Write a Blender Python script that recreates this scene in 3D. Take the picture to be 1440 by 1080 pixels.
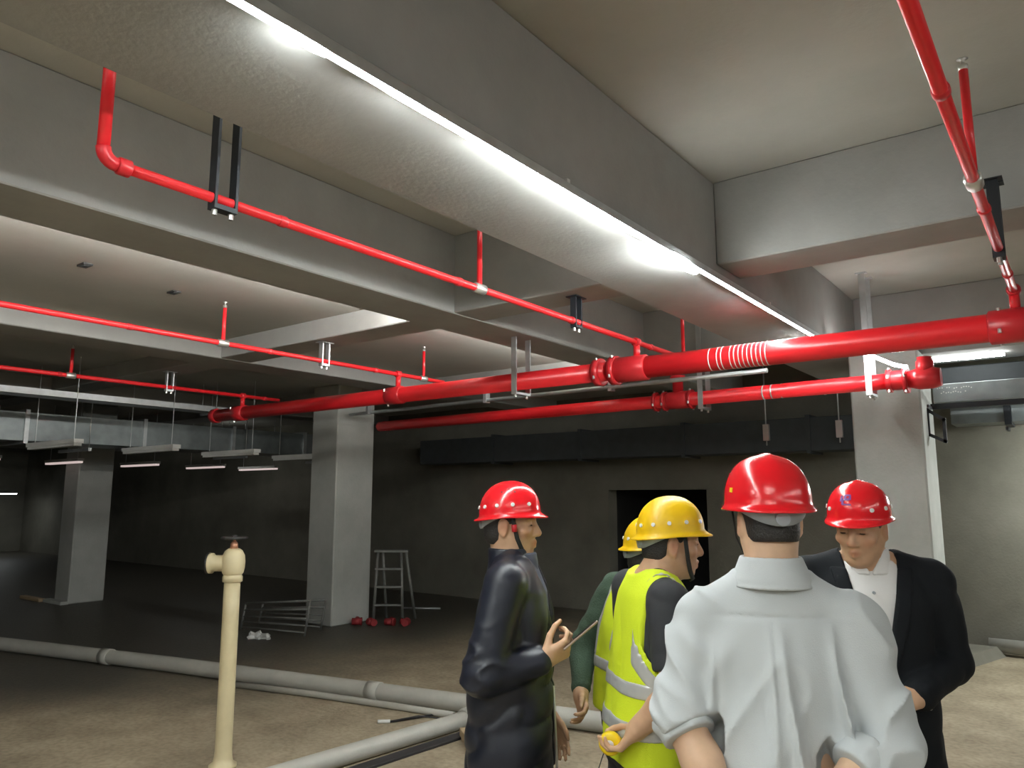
import bpy, bmesh, math, random
import numpy as np
from mathutils import Vector, Matrix

# ------------------------------------------------------------------ camera, world, exposure
scene = bpy.context.scene
for o in list(bpy.data.objects):
    bpy.data.objects.remove(o)
COL = scene.collection
R = math.radians

cam_data = bpy.data.cameras.new('camera')
cam_data.sensor_width = 36.0
cam_data.lens = 1061.0 * 36.0 / 1440.0
cam_data.clip_end = 200.0
cam = bpy.data.objects.new('camera', cam_data)
COL.objects.link(cam)
cam.location = (0.0, 0.0, 1.68)
cam.rotation_euler = (R(98.5), 0.0, R(37.1))
scene.camera = cam

world = bpy.data.worlds.new('world')
scene.world = world
world.use_nodes = True
world.node_tree.nodes['Background'].inputs[0].default_value = (0.5, 0.55, 0.6, 1)
world.node_tree.nodes['Background'].inputs[1].default_value = 0.0

scene.view_settings.view_transform = 'Standard'
scene.view_settings.look = 'None'
scene.view_settings.exposure = 0.12
scene.view_settings.gamma = 1.0
scene.view_settings.use_curve_mapping = False

LED_POWER = 150.0        # radiance of the LED strip

# ------------------------------------------------------------------ materials
def nodes_of(name):
    m = bpy.data.materials.new(name)
    m.use_nodes = True
    nt = m.node_tree
    return m, nt, nt.nodes['Principled BSDF']

def plain(name, col, rough=0.5, metal=0.0, var=0.12, scale=9.0, bump=0.0, bscale=60.0, coat=0.0, spec=0.5, stretch=(1, 1, 1)):
    m, nt, b = nodes_of(name)
    tc = nt.nodes.new('ShaderNodeTexCoord')
    mp = nt.nodes.new('ShaderNodeMapping')
    mp.inputs['Scale'].default_value = stretch
    nt.links.new(tc.outputs['Object'], mp.inputs['Vector'])
    n = nt.nodes.new('ShaderNodeTexNoise')
    n.inputs['Scale'].default_value = scale
    n.inputs['Detail'].default_value = 6
    nt.links.new(mp.outputs['Vector'], n.inputs['Vector'])
    mix = nt.nodes.new('ShaderNodeMix')
    mix.data_type = 'RGBA'
    mix.inputs['A'].default_value = tuple(c * (1 - var) for c in col) + (1,)
    mix.inputs['B'].default_value = tuple(min(1, c * (1 + var)) for c in col) + (1,)
    nt.links.new(n.outputs['Fac'], mix.inputs['Factor'])
    nt.links.new(mix.outputs['Result'], b.inputs['Base Color'])
    b.inputs['Roughness'].default_value = rough
    b.inputs['Metallic'].default_value = metal
    b.inputs['Coat Weight'].default_value = coat
    b.inputs['Coat Roughness'].default_value = 0.08
    b.inputs['Specular IOR Level'].default_value = spec
    if bump:
        n2 = nt.nodes.new('ShaderNodeTexNoise')
        n2.inputs['Scale'].default_value = bscale
        n2.inputs['Detail'].default_value = 4
        nt.links.new(mp.outputs['Vector'], n2.inputs['Vector'])
        bp = nt.nodes.new('ShaderNodeBump')
        bp.inputs['Strength'].default_value = bump
        bp.inputs['Distance'].default_value = 0.01
        nt.links.new(n2.outputs['Fac'], bp.inputs['Height'])
        nt.links.new(bp.outputs['Normal'], b.inputs['Normal'])
    return m

def concrete(name, c1, c2, rough=0.85, scale=1.3, bump=0.25, lines=0.0):
    m, nt, b = nodes_of(name)
    tc = nt.nodes.new('ShaderNodeTexCoord')
    n1 = nt.nodes.new('ShaderNodeTexNoise')
    n1.inputs['Scale'].default_value = scale
    n1.inputs['Detail'].default_value = 9
    n1.inputs['Roughness'].default_value = 0.62
    nt.links.new(tc.outputs['Object'], n1.inputs['Vector'])
    rp = nt.nodes.new('ShaderNodeValToRGB')
    rp.color_ramp.elements[0].position = 0.3
    rp.color_ramp.elements[1].position = 0.72
    rp.color_ramp.elements[0].color = c1 + (1,)
    rp.color_ramp.elements[1].color = c2 + (1,)
    nt.links.new(n1.outputs['Fac'], rp.inputs['Fac'])
    nt.links.new(rp.outputs['Color'], b.inputs['Base Color'])
    b.inputs['Roughness'].default_value = rough
    b.inputs['Specular IOR Level'].default_value = 0.3
    n2 = nt.nodes.new('ShaderNodeTexNoise')
    n2.inputs['Scale'].default_value = 38
    n2.inputs['Detail'].default_value = 7
    nt.links.new(tc.outputs['Object'], n2.inputs['Vector'])
    bp = nt.nodes.new('ShaderNodeBump')
    bp.inputs['Strength'].default_value = bump
    bp.inputs['Distance'].default_value = 0.012
    nt.links.new(n2.outputs['Fac'], bp.inputs['Height'])
    nt.links.new(bp.outputs['Normal'], b.inputs['Normal'])
    return m

def floor_material():
    m, nt, b = nodes_of('dusty_floor')
    L = nt.links.new
    tc = nt.nodes.new('ShaderNodeTexCoord')
    big = nt.nodes.new('ShaderNodeTexNoise'); big.inputs['Scale'].default_value = 0.42; big.inputs['Detail'].default_value = 6
    mid = nt.nodes.new('ShaderNodeTexNoise'); mid.inputs['Scale'].default_value = 2.6; mid.inputs['Detail'].default_value = 9
    fine = nt.nodes.new('ShaderNodeTexNoise'); fine.inputs['Scale'].default_value = 26; fine.inputs['Detail'].default_value = 8
    for n in (big, mid, fine):
        L(tc.outputs['Object'], n.inputs['Vector'])
    dust = nt.nodes.new('ShaderNodeValToRGB')
    dust.color_ramp.elements[0].position = 0.3; dust.color_ramp.elements[0].color = (0.27, 0.222, 0.155, 1)
    dust.color_ramp.elements[1].position = 0.7; dust.color_ramp.elements[1].color = (0.42, 0.352, 0.25, 1)
    L(mid.outputs['Fac'], dust.inputs['Fac'])
    # damp stains: an area of the slab away from the walkway is soaked dark
    sep = nt.nodes.new('ShaderNodeSeparateXYZ'); L(tc.outputs['Object'], sep.inputs[0])
    lin = nt.nodes.new('ShaderNodeMath'); lin.operation = 'MULTIPLY_ADD'      # y*0.20 - x*0.75
    lin.inputs[1].default_value = 0.20
    L(sep.outputs['Y'], lin.inputs[0])
    mx = nt.nodes.new('ShaderNodeMath'); mx.operation = 'MULTIPLY'; mx.inputs[1].default_value = -0.75
    L(sep.outputs['X'], mx.inputs[0]); L(mx.outputs[0], lin.inputs[2])
    ad = nt.nodes.new('ShaderNodeMath'); ad.operation = 'MULTIPLY_ADD'; ad.inputs[1].default_value = 3.2
    L(big.outputs['Fac'], ad.inputs[0]); L(lin.outputs[0], ad.inputs[2])
    wet = nt.nodes.new('ShaderNodeMapRange')
    wet.inputs['From Min'].default_value = 6.7; wet.inputs['From Max'].default_value = 8.3
    L(ad.outputs[0], wet.inputs['Value'])
    mix = nt.nodes.new('ShaderNodeMix'); mix.data_type = 'RGBA'
    L(wet.outputs[0], mix.inputs['Factor'])
    L(dust.outputs['Color'], mix.inputs['A'])
    mix.inputs['B'].default_value = (0.085, 0.078, 0.062, 1)
    sp = nt.nodes.new('ShaderNodeMix'); sp.data_type = 'RGBA'; sp.blend_type = 'MULTIPLY'; sp.inputs['Factor'].default_value = 0.45
    L(mix.outputs['Result'], sp.inputs['A'])
    fr = nt.nodes.new('ShaderNodeValToRGB'); fr.color_ramp.elements[0].position = 0.3; fr.color_ramp.elements[1].position = 0.6
    fr.color_ramp.elements[0].color = (0.45, 0.42, 0.4, 1)
    L(fine.outputs['Fac'], fr.inputs['Fac']); L(fr.outputs['Color'], sp.inputs['B'])
    L(sp.outputs['Result'], b.inputs['Base Color'])
    rr = nt.nodes.new('ShaderNodeMapRange'); rr.inputs['To Min'].default_value = 0.85; rr.inputs['To Max'].default_value = 0.5
    L(wet.outputs[0], rr.inputs['Value']); L(rr.outputs[0], b.inputs['Roughness'])
    bp = nt.nodes.new('ShaderNodeBump'); bp.inputs['Strength'].default_value = 0.35; bp.inputs['Distance'].default_value = 0.015
    L(fine.outputs['Fac'], bp.inputs['Height']); L(bp.outputs['Normal'], b.inputs['Normal'])
    b.inputs['Specular IOR Level'].default_value = 0.3
    return m

def emissive(name, col, strength):
    m, nt, b = nodes_of(name)
    b.inputs['Base Color'].default_value = (0.8, 0.8, 0.8, 1)
    b.inputs['Emission Color'].default_value = col + (1,)
    b.inputs['Emission Strength'].default_value = strength
    return m

M = {}
M['floor'] = floor_material()
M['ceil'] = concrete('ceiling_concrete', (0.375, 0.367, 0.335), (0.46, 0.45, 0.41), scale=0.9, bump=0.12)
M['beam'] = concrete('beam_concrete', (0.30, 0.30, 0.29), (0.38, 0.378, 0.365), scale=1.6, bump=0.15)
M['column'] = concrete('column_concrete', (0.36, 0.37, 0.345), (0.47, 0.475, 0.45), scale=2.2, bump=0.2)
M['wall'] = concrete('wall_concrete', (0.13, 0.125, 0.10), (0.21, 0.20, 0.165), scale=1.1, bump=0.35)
M['dark'] = plain('shade_black_recess', (0.02, 0.02, 0.02), 0.9)  # near-black passage lining, its shade put into the colour
M['red'] = plain('red_enamel', (0.82, 0.020, 0.028), 0.32, var=0.10, scale=5, coat=0.15)
M['red_fit'] = plain('red_fitting_enamel', (0.62, 0.022, 0.03), 0.34, var=0.15, scale=14)
M['red_dull'] = plain('dusty_red_enamel', (0.26, 0.018, 0.022), 0.6, var=0.25, scale=14)
M['steel'] = plain('galvanised_steel', (0.55, 0.57, 0.58), 0.42, 0.75, var=0.2, scale=14)
M['oldsteel'] = plain('dull_site_steel', (0.20, 0.20, 0.19), 0.6, 0.4, var=0.3, scale=14)
M['bolt'] = plain('zinc_bolt', (0.72, 0.72, 0.7), 0.3, 0.8)
M['duct'] = plain('galvanised_duct', (0.27, 0.30, 0.305), 0.42, 0.6, var=0.35, scale=7, bump=0.12, bscale=16)
M['blacksteel'] = plain('black_painted_steel', (0.022, 0.026, 0.032), 0.5, 0.2)
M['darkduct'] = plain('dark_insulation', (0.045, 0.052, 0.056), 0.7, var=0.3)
M['pipe_grey'] = plain('dusty_grey_pipe', (0.43, 0.42, 0.38), 0.6, 0.1, var=0.2, scale=6, bump=0.1)
M['cream'] = plain('cream_paint', (0.62, 0.53, 0.33), 0.45, 0.0, var=0.2, scale=7, bump=0.05)
M['copper'] = plain('bronze_stem', (0.55, 0.28, 0.18), 0.4, 0.6)
M['blackiron'] = plain('black_cast_iron', (0.03, 0.03, 0.03), 0.45, 0.3)
M['rubber'] = plain('black_rubber', (0.02, 0.018, 0.02), 0.6)
M['wood'] = plain('rough_timber', (0.42, 0.31, 0.19), 0.8, var=0.3, scale=6, stretch=(1, 8, 8), bump=0.2)
M['white'] = plain('off_white_plastic', (0.72, 0.72, 0.7), 0.45)
M['led'] = emissive('led_strip_glow', (0.95, 1.0, 0.97), LED_POWER)
M['fill_soft'] = emissive('fill_lamp_glow', (0.97, 1.0, 0.96), LED_POWER * 0.75)
M['fill_led'] = emissive('fill_led_glow', (0.98, 1.0, 0.95), LED_POWER * 0.08)
M['fill_led2'] = emissive('fill_strip_glow', (1.0, 0.98, 0.93), LED_POWER * 1.0)
M['led_mid'] = emissive('right_strip_glow', (0.97, 1.0, 0.98), LED_POWER * 0.42)
M['glowadded'] = emissive('added_glow_diffuser', (1.0, 0.8, 0.76), 0.5)  # faint glow added to brighten fixtures that hang unlit
M['farlamp'] = emissive('far_lamp_glow', (0.95, 1.0, 1.0), 20.0)
M['paintmark'] = plain('pale_stencil_paint', (0.7, 0.72, 0.7), 0.6)

# ------------------------------------------------------------------ mesh helpers
class MB:
    def __init__(s):
        s.v = []; s.f = []
    def add(s, verts, faces):
        k = len(s.v)
        s.v += [tuple(map(float, p)) for p in verts]
        s.f += [tuple(i + k for i in f) for f in faces]
        return s
    def box(s, x0, x1, y0, y1, z0, z1):
        return s.add([(x0, y0, z0), (x1, y0, z0), (x1, y1, z0), (x0, y1, z0), (x0, y0, z1), (x1, y0, z1), (x1, y1, z1), (x0, y1, z1)],
                     [(3, 2, 1, 0), (4, 5, 6, 7), (0, 1, 5, 4), (1, 2, 6, 5), (2, 3, 7, 6), (3, 0, 4, 7)])
    def tube(s, pts, rad, n=16, closed=False, caps=True):
        pts = [Vector(p) for p in pts]
        m = len(pts)
        rads = rad if isinstance(rad, (list, tuple)) else [rad] * m
        tang = []
        for i in range(m):
            a = pts[i - 1] if (i > 0 or closed) else pts[i]
            b = pts[(i + 1) % m] if (i < m - 1 or closed) else pts[i]
            tang.append((b - a).normalized())
        ref = Vector((0, 0, 1)) if abs(tang[0].z) < 0.9 else Vector((1, 0, 0))
        u = tang[0].cross(ref).normalized()
        rings = []
        for i in range(m):
            t = tang[i]
            u = (u - t * u.dot(t)).normalized()
            w = t.cross(u)
            k = 1.0
            if 0 < i < m - 1:
                c = (pts[i] - pts[i - 1]).normalized().dot(t)
                k = 1.0 / max(0.5, c)
            rings.append([pts[i] + (u * math.cos(2 * math.pi * j / n) + w * math.sin(2 * math.pi * j / n)) * rads[i] for j in range(n)])
        base = []
        for rg in rings:
            base += rg
        fs = []
        for i in range(m if closed else m - 1):
            a, b = i * n, ((i + 1) % m) * n
            for j in range(n):
                fs.append((a + j, a + (j + 1) % n, b + (j + 1) % n, b + j))
        if caps and not closed:
            fs.append(tuple(range(n - 1, -1, -1)))
            fs.append(tuple((m - 1) * n + j for j in range(n)))
        return s.add(base, fs)
    def lathe(s, prof, n=24, origin=(0, 0, 0), axis='Z'):
        o = Vector(origin); vs = []; fs = []
        for (r, h) in prof:
            for j in range(n):
                a = 2 * math.pi * j / n
                p = (r * math.cos(a), r * math.sin(a), h)
                if axis == 'X': p = (p[2], p[0], p[1])
                if axis == 'Y': p = (p[1], p[2], p[0])
                vs.append(o + Vector(p))
        for i in range(len(prof) - 1):
            for j in range(n):
                fs.append((i * n + j, i * n + (j + 1) % n, (i + 1) * n + (j + 1) % n, (i + 1) * n + j))
        fs.append(tuple(range(n - 1, -1, -1)))
        fs.append(tuple((len(prof) - 1) * n + j for j in range(n)))
        return s.add(vs, fs)
    def obj(s, name, mat, parent=None, smooth=False, bevel=0.0, loc=None):
        me = bpy.data.meshes.new(name)
        me.from_pydata(s.v, [], s.f)
        bm = bmesh.new(); bm.from_mesh(me)
        bmesh.ops.recalc_face_normals(bm, faces=bm.faces)
        if bevel:
            bmesh.ops.bevel(bm, geom=[e for e in bm.edges], offset=bevel, segments=1, affect='EDGES')
        bm.to_mesh(me); bm.free()
        if smooth:
            for p in me.polygons:
                p.use_smooth = len(p.vertices) <= 4
        me.materials.append(M[mat] if isinstance(mat, str) else mat)
        o = bpy.data.objects.new(name, me)
        COL.objects.link(o)
        if loc: o.location = loc
        if parent: o.parent = parent
        return o

def tag(o, label, cat, group=None, kind=None):
    o['label'] = label; o['category'] = cat
    if group: o['group'] = group
    if kind: o['kind'] = kind
    return o

def thing(name, label, cat, loc=(0, 0, 0), group=None, rz=0.0):
    o = bpy.data.objects.new(name, None)
    o.empty_display_size = 0.1
    COL.objects.link(o); o.location = loc; o.rotation_euler = (0, 0, rz)
    return tag(o, label, cat, group)

def struct(o, label=None, cat=None):
    o['kind'] = 'structure'
    if label: o['label'] = label
    if cat: o['category'] = cat
    return o

def clone(src, parent=None, loc=None):
    c = src.copy(); COL.objects.link(c)
    if parent: c.parent = parent
    if loc is not None: c.location = loc
    return c

def clone_tree(src):
    c = src.copy(); COL.objects.link(c)
    for ch in src.children:
        d = ch.copy(); COL.objects.link(d); d.parent = c
        for g in ch.children:
            e = g.copy(); COL.objects.link(e); e.parent = d
    return c

def elbow(p, d0, d1, r, n=6):
    """quarter bend at corner p from direction d0 (incoming) to d1 (outgoing)"""
    p = Vector(p); d0 = Vector(d0); d1 = Vector(d1); out = []
    for i in range(n + 1):
        t = i / n * math.pi / 2
        out.append(p - d0 * r + d0 * r * math.sin(t) + d1 * r * (1 - math.cos(t)))
    return out

# ------------------------------------------------------------------ the setting
X0, X1, Y0, Y1, ZS, ZL = -27.0, 6.0, -8.0, 10.0, 3.62, 3.20
struct(MB().box(X0, X1, Y0, Y1 + 3, -0.2, 0.0).obj('floor', 'floor'), 'dusty tan concrete garage floor with dark damp area', 'floor')
struct(MB().box(-3.8, X1, Y0, Y1 + 3, ZS, ZS + 0.25).obj('ceiling', 'ceil'), 'grey concrete ceiling slab above the lit beam', 'ceiling')
struct(MB().box(X0, -3.8, Y0, Y1 + 3, ZL, ZS + 0.25).obj('ceiling', 'ceil'), 'lower concrete ceiling slab on the left with two small dark boxes', 'ceiling')
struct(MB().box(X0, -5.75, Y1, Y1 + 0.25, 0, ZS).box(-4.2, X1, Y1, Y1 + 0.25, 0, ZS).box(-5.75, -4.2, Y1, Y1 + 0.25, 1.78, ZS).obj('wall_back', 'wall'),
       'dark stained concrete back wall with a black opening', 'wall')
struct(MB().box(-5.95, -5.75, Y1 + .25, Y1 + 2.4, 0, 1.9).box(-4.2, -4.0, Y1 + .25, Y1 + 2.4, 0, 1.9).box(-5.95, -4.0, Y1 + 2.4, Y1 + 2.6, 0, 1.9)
       .box(-5.95, -4.0, Y1 + .25, Y1 + 2.6, 1.9, 2.0).obj('wall_passage', 'dark'), 'passage through the back wall, lined black for its shade', 'wall')
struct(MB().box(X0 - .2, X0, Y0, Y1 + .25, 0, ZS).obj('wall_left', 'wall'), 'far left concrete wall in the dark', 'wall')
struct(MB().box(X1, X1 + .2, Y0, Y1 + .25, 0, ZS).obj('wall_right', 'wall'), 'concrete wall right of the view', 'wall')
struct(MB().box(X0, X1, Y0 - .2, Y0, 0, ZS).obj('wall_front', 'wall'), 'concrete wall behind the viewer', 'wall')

def beam(label, *b):
    return struct(MB().box(*b).obj('ceiling_beam', 'beam', bevel=0.008), label, 'beam')
beam('deep concrete main beam carrying the glowing LED strip', -2.33, -1.70, Y0, Y1, 3.0, ZS)
beam('matching main beam out of view to the right', 4.0, 4.63, Y0, Y1, 3.0, ZS)
beam('second concrete beam left of the LED beam, parallel to it', -4.07, -3.62, Y0, Y1, 3.02, ZS)
beam('third concrete beam with a pale side, over the left pipes', -7.12, -6.66, Y0, Y1, 3.02, ZL)
beam('shaded concrete beam above the galvanised duct', -11.0, -10.5, Y0, Y1, 3.02, ZL)
beam('farthest concrete beam deep in the dark on the left', -16.0, -15.5, Y0, Y1, 3.02, ZL)
beam('concrete cross beam running left from the LED beam', X0, -2.33, 4.08, 4.42, 3.026, ZS)
beam('grey cross beam at upper right meeting the LED beam', -1.70, X1, 4.33, 4.72, 3.09, ZS)
beam('bright cross beam beside the right concrete column', -1.70, X1, 7.85, 8.55, 3.0, ZS)
beam('dark cross beam spanning above the left column', X0, -2.33, 7.1, 7.6, 3.026, ZS)
beam('cross beam over the camera side on the right', -1.70, X1, -3.4, -3.0, 3.09, ZS)
beam('cross beam over the camera side on the left', X0, -2.33, -3.4, -3.0, 3.026, ZS)

def column(label, *b):
    return struct(MB().box(*b).obj('concrete_column', 'column', bevel=0.015), label, 'column')
column('pale concrete column behind the man in the black suit', -1.72, -1.13, 7.6, 8.25, 0, 3.02)
column('dark grey concrete column in the middle distance', -8.56, -8.02, 6.7, 7.36, 0, ZL)
column('far concrete column at left, half lost in the dark', -13.5, -13.0, 5.57, 6.12, 0, ZL)
struct(MB().box(-13.62, -12.98, 5.45, 5.569, 0, 0.05).obj('column_plinth', 'column'), 'low concrete plinth at the far left column', 'plinth')
# ------------------------------------------------------------------ LED strip under the main beam
def local(o, root):
    o.parent = root; o.matrix_parent_inverse = Matrix.Translation(root.location).inverted(); return o
LX, LZ = -1.677, 2.987
def led_path(y0, y1, seed, step=0.3):
    rnd = random.Random(seed); pts = []
    n = max(2, int((y1 - y0) / step))
    for i in range(n + 1):
        y = y0 + (y1 - y0) * i / n
        pts.append((LX + 0.006 * math.sin(y * 2.1) + rnd.uniform(-.002, .002), y, LZ - 0.010 + 0.009 * math.sin(y * 1.3 + 1) + rnd.uniform(-.004, .004)))
    return pts
t = thing('led_strip_light', 'long glowing white LED strip along the edge of the main beam', 'strip light', (LX, 3, LZ))
local(MB().tube(led_path(-6.5, 6.7, 3), 0.014, 8).obj('light_strip', 'led', smooth=True), t)
# slack of the strip bundled in flat loops at the beam edge
lp = []
for i in range(49):
    a = i / 48 * 6 * math.pi
    lp.append((LX + 0.012 * math.sin(a) + .012 * i / 48, 3.72 + 0.22 * math.cos(a), LZ - .022 + 0.012 * math.sin(a) - .022 * i / 48))
local(MB().tube(lp, 0.012, 8).obj('coiled_slack', 'led', smooth=True), t)
# added aluminium channel whose lips block light going upwards
local(MB().box(-1.699, -1.652, -6.5, 6.7, 3.003, 3.007).box(-1.655, -1.652, -6.5, 6.7, 2.968, 3.003).box(-1.699, -1.696, -6.5, 6.7, 2.975, 3.003).obj('added_channel', 'steel'), t)
local(MB().tube([(LX, 1.14, LZ - .008), (LX + .006, 1.2, LZ - .02), (LX + .006, 1.26, LZ - .018), (LX, 1.31, LZ - .008)], 0.018, 8).obj('joint_loop', 'led', smooth=True), t)
for i, y in enumerate((-4.0, -1.2, 0.4, 2.6, 5.2)):
    local(MB().box(-1.699, -1.66, y - .01, y + .01, 3.007, 3.03).obj('fixing_clip', 'white'), t)
t = thing('led_strip_light', 'short glowing white LED strip between the two red mains by the column', 'strip light', (-1.4, 6.85, 2.9))
local(MB().tube([(-1.60, 6.78, 2.965), (-1.53, 6.82, 2.95), (-1.436, 6.85, 2.908), (-1.286, 6.87, 2.818), (-1.2, 6.90, 2.772), (-1.12, 6.96, 2.755)], 0.015, 8)
      .obj('light_strip', 'led_mid', smooth=True), t)
local(MB().box(-1.699, -1.59, 6.76, 6.80, 2.975, 3.03).obj('fixing_clip', 'white'), t)
t = thing('led_strip_light', 'LED strip under the bright cross beam right of the column', 'strip light', (-.8, 8.15, 2.98))
local(MB().tube([(-1.08, 8.15, 2.972), (-.8, 8.15, 2.968), (-.5, 8.15, 2.972)], .012, 8).obj('light_strip', 'led_mid', smooth=True), t)
for x in (-1.0, -.6):
    local(MB().box(x - .01, x + .01, 8.14, 8.16, 2.984, 3.0).obj('fixing_clip', 'white'), t)
# added fill battens in the bay behind the viewer
def fill_batten_row(x, z, ys, zc, where):
    for k, y in enumerate(ys):
        t = thing('batten_lamp', '%s added lit batten lamp behind the viewer, %s' % (('first', 'second', 'third')[k], where), 'lamp', (x, y, z), 'added lit batten lamps behind the viewer')
        MB().box(-.04, .04, -.6, .6, .0, .05).obj('housing', 'white', t)
        MB().box(-.03, .03, -.58, .58, -.03, .0).obj('diffuser', 'fill_soft', t)
        for q in (-.45, .45):
            MB().tube([(0, q, .05), (0, q, zc - z)], .005, 6).obj('hanger_rod', 'steel', t)
fill_batten_row(-3.0, 3.2, (-2.2, -5.6), ZS, 'in the bay left of the LED beam')
for k, (x, y, z) in enumerate(((-17.5, 7.3, 3.0), (-13.9, 8.5, 2.97))):  # lamps added to lift the dark far wall, unseen behind the duct
    t = thing('batten_lamp', ('added batten lamp deep at the far left, hidden behind the duct', 'added batten lamp near the back wall, hidden behind the duct')[k], 'lamp', (x, y, z), 'added lamps hidden behind the duct')
    MB().box(-.6, .6, -.04, .04, .0, .05).obj('housing', 'white', t)
    MB().box(-.58, .58, -.03, .03, -.03, .0).obj('diffuser', 'fill_led', t)
    for q in (-.45, .45):
        MB().tube([(q, 0, .05), (q, 0, ZL - z)], .005, 6).obj('hanger_rod', 'steel', t)
# added work lamps behind the viewer; skirts keep light off the beams
for k, y in enumerate((-0.9, -2.4)):
    t = thing('added_work_lamp', '%s added shaded work lamp hanging behind the viewer' % ('nearer', 'farther')[k], 'lamp', (0.5, y, 3.25), 'added shaded work lamps behind the viewer')
    MB().box(-.85, .85, -.05, .05, .02, .07).obj('housing', 'white', t)
    MB().box(-.82, .82, -.032, .032, .0, .02).obj('diffuser', 'fill_soft', t)
    for q in (-1, 1):
        MB().box(-.85, .85, q * .05 - .003, q * .05 + .003, -.014, .02).obj('skirt', 'white', t)
        MB().tube([(q * .6, 0, .07), (q * .6, 0, ZS - 3.25)], .005, 6).obj('hanger_rod', 'steel', t)
t = thing('led_strip_light', 'added LED strip along the unseen main beam right of the view', 'strip light', (3.978, 0, 2.987))  # strip added out of view to light the main beam's right face
local(MB().tube([(3.978, -6.5, 2.98), (3.978, -1, 2.976), (3.978, 4.3, 2.98)], .014, 8).obj('light_strip', 'led_mid', smooth=True), t)
local(MB().box(3.95, 3.999, -6.5, 4.3, 3.003, 3.007).obj('added_channel', 'steel'), t)
# strips added on unseen beam sides to brighten the ceiling bays
def fill_side_strip(label, x, z, ys, mat='fill_led'):
    t = thing('led_strip_light', label, 'strip light', (x, ys[0][0], z))
    for y0, y1 in ys:
        local(MB().tube([(x, y0, z), (x, (y0 + y1) / 2, z - .005), (x, y1, z)], .012, 8).obj('light_strip', mat, smooth=True), t)
        ch = MB().box(x + .010, x + .027, y0, y1, z - .004, z + .004)
        if mat == 'fill_led2': ch.box(x - .055, x + .027, y0, y1, z - .026, z - .021)      # tray that throws the light upwards
        local(ch.obj('added_channel', 'steel'), t)
fill_side_strip('added LED strip on the hidden far side of the main beam', -2.357, 3.30, ((-6.5, 4.0), (4.5, 7.0)))
fill_side_strip('added LED strip on the hidden far side of the second beam', -4.097, 3.082, ((-6.5, 4.0), (4.5, 7.0)), 'fill_led2')
# lamp added just out of view to brighten the right wall
t = thing('added_strip_lamp', 'added white strip lamp by the back wall just right of the view', 'lamp', (0.9, 9.0, 2.45))
local(MB().box(-.05, 1.5, 8.96, 9.04, 2.43, 2.47).obj('housing', 'white'), t)
local(MB().box(-.03, 1.48, 8.945, 9.055, 2.38, 2.43).obj('diffuser', 'led'), t)
for x in (.2, 1.2):
    local(MB().tube([(x, 9.0, 2.47), (x, 9.0, ZS)], .006, 6).obj('hanger_rod', 'steel', smooth=True), t)

# ------------------------------------------------------------------ red fire mains
YB, ZB = 5.10, 2.65
def ring(mb, x, y, z, r, w, n=24, axis='X'):
    return mb.lathe([(r * 0.9, -w / 2), (r, -w / 2), (r, w / 2), (r * 0.9, w / 2)], n, (x, y, z), axis)
bolt_src = MB().lathe([(0.0, -.013), (.011, -.013), (.011, .013), (.0, .013)], 6, (0, 0, 0), 'Z').obj('bolt', 'bolt')
COL.objects.unlink(bolt_src)
def bolts(parent, x, y, z, r, n=4, ph=0.4):
    for k in range(n):
        a = ph + 2 * math.pi * k / n
        clone(bolt_src, parent, (x, y + r * math.cos(a), z + r * math.sin(a)))

t = thing('fire_main_pipe', 'thick bright red fire main crossing the whole view under the beam', 'pipe', (0, 0, 0))
MB().tube([(-2.86, YB, ZB), (-1.6, YB, ZB), (0.5, YB, ZB), (4.5, YB, ZB)], 0.083, 28).obj('pipe_run', 'red', t, True)
MB().tube([(-8.35, YB, ZB), (-6, YB, ZB), (-2.92, YB, ZB)], 0.074, 28).obj('pipe_run', 'red', t, True)
for x, r in ((-2.99, .108), (-2.85, .112)):
    c = ring(MB(), x, YB, ZB, r, 0.055).obj('flange', 'red_fit', t, True); bolts(c, x, YB, ZB, r, 4, .5)
c = MB().lathe([(.085, -.13), (.098, -.12), (.098, .12), (.085, .13)], 28, (-2.70, YB, ZB), 'X').obj('tee_fitting', 'red_fit', t, True)
c = MB().lathe([(.074, -.1), (.086, -.09), (.086, .09), (.074, .1)], 28, (-5.27, YB, ZB), 'X').obj('tee_fitting', 'red_fit', t, True); bolts(c, -5.36, YB, ZB, .088, 3)
c = MB().lathe([(.074, -.1), (.09, -.09), (.09, .09), (.074, .1)], 28, (-7.85, YB, ZB), 'X').obj('tee_fitting', 'red_fit', t, True); bolts(c, -7.95, YB, ZB, .09, 3)
c = MB().lathe([(.0, -.05), (.086, -.04), (.086, .04), (.08, .05)], 28, (-8.36, YB, ZB), 'X').obj('end_cap', 'red_fit', t, True)
c = MB().lathe([(.084, -.14), (.1, -.13), (.1, .13), (.084, .14)], 28, (-.24, YB, ZB), 'X').obj('tee_fitting', 'red_fit', t, True); bolts(c, -.32, YB, ZB, .1, 4)
for k in range(14):
    if k in (1, 4): continue
    ring(MB(), -2.06 + k * 0.031, YB, ZB, 0.0845, 0.007).obj('wrap_band', 'white', t, True)

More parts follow.
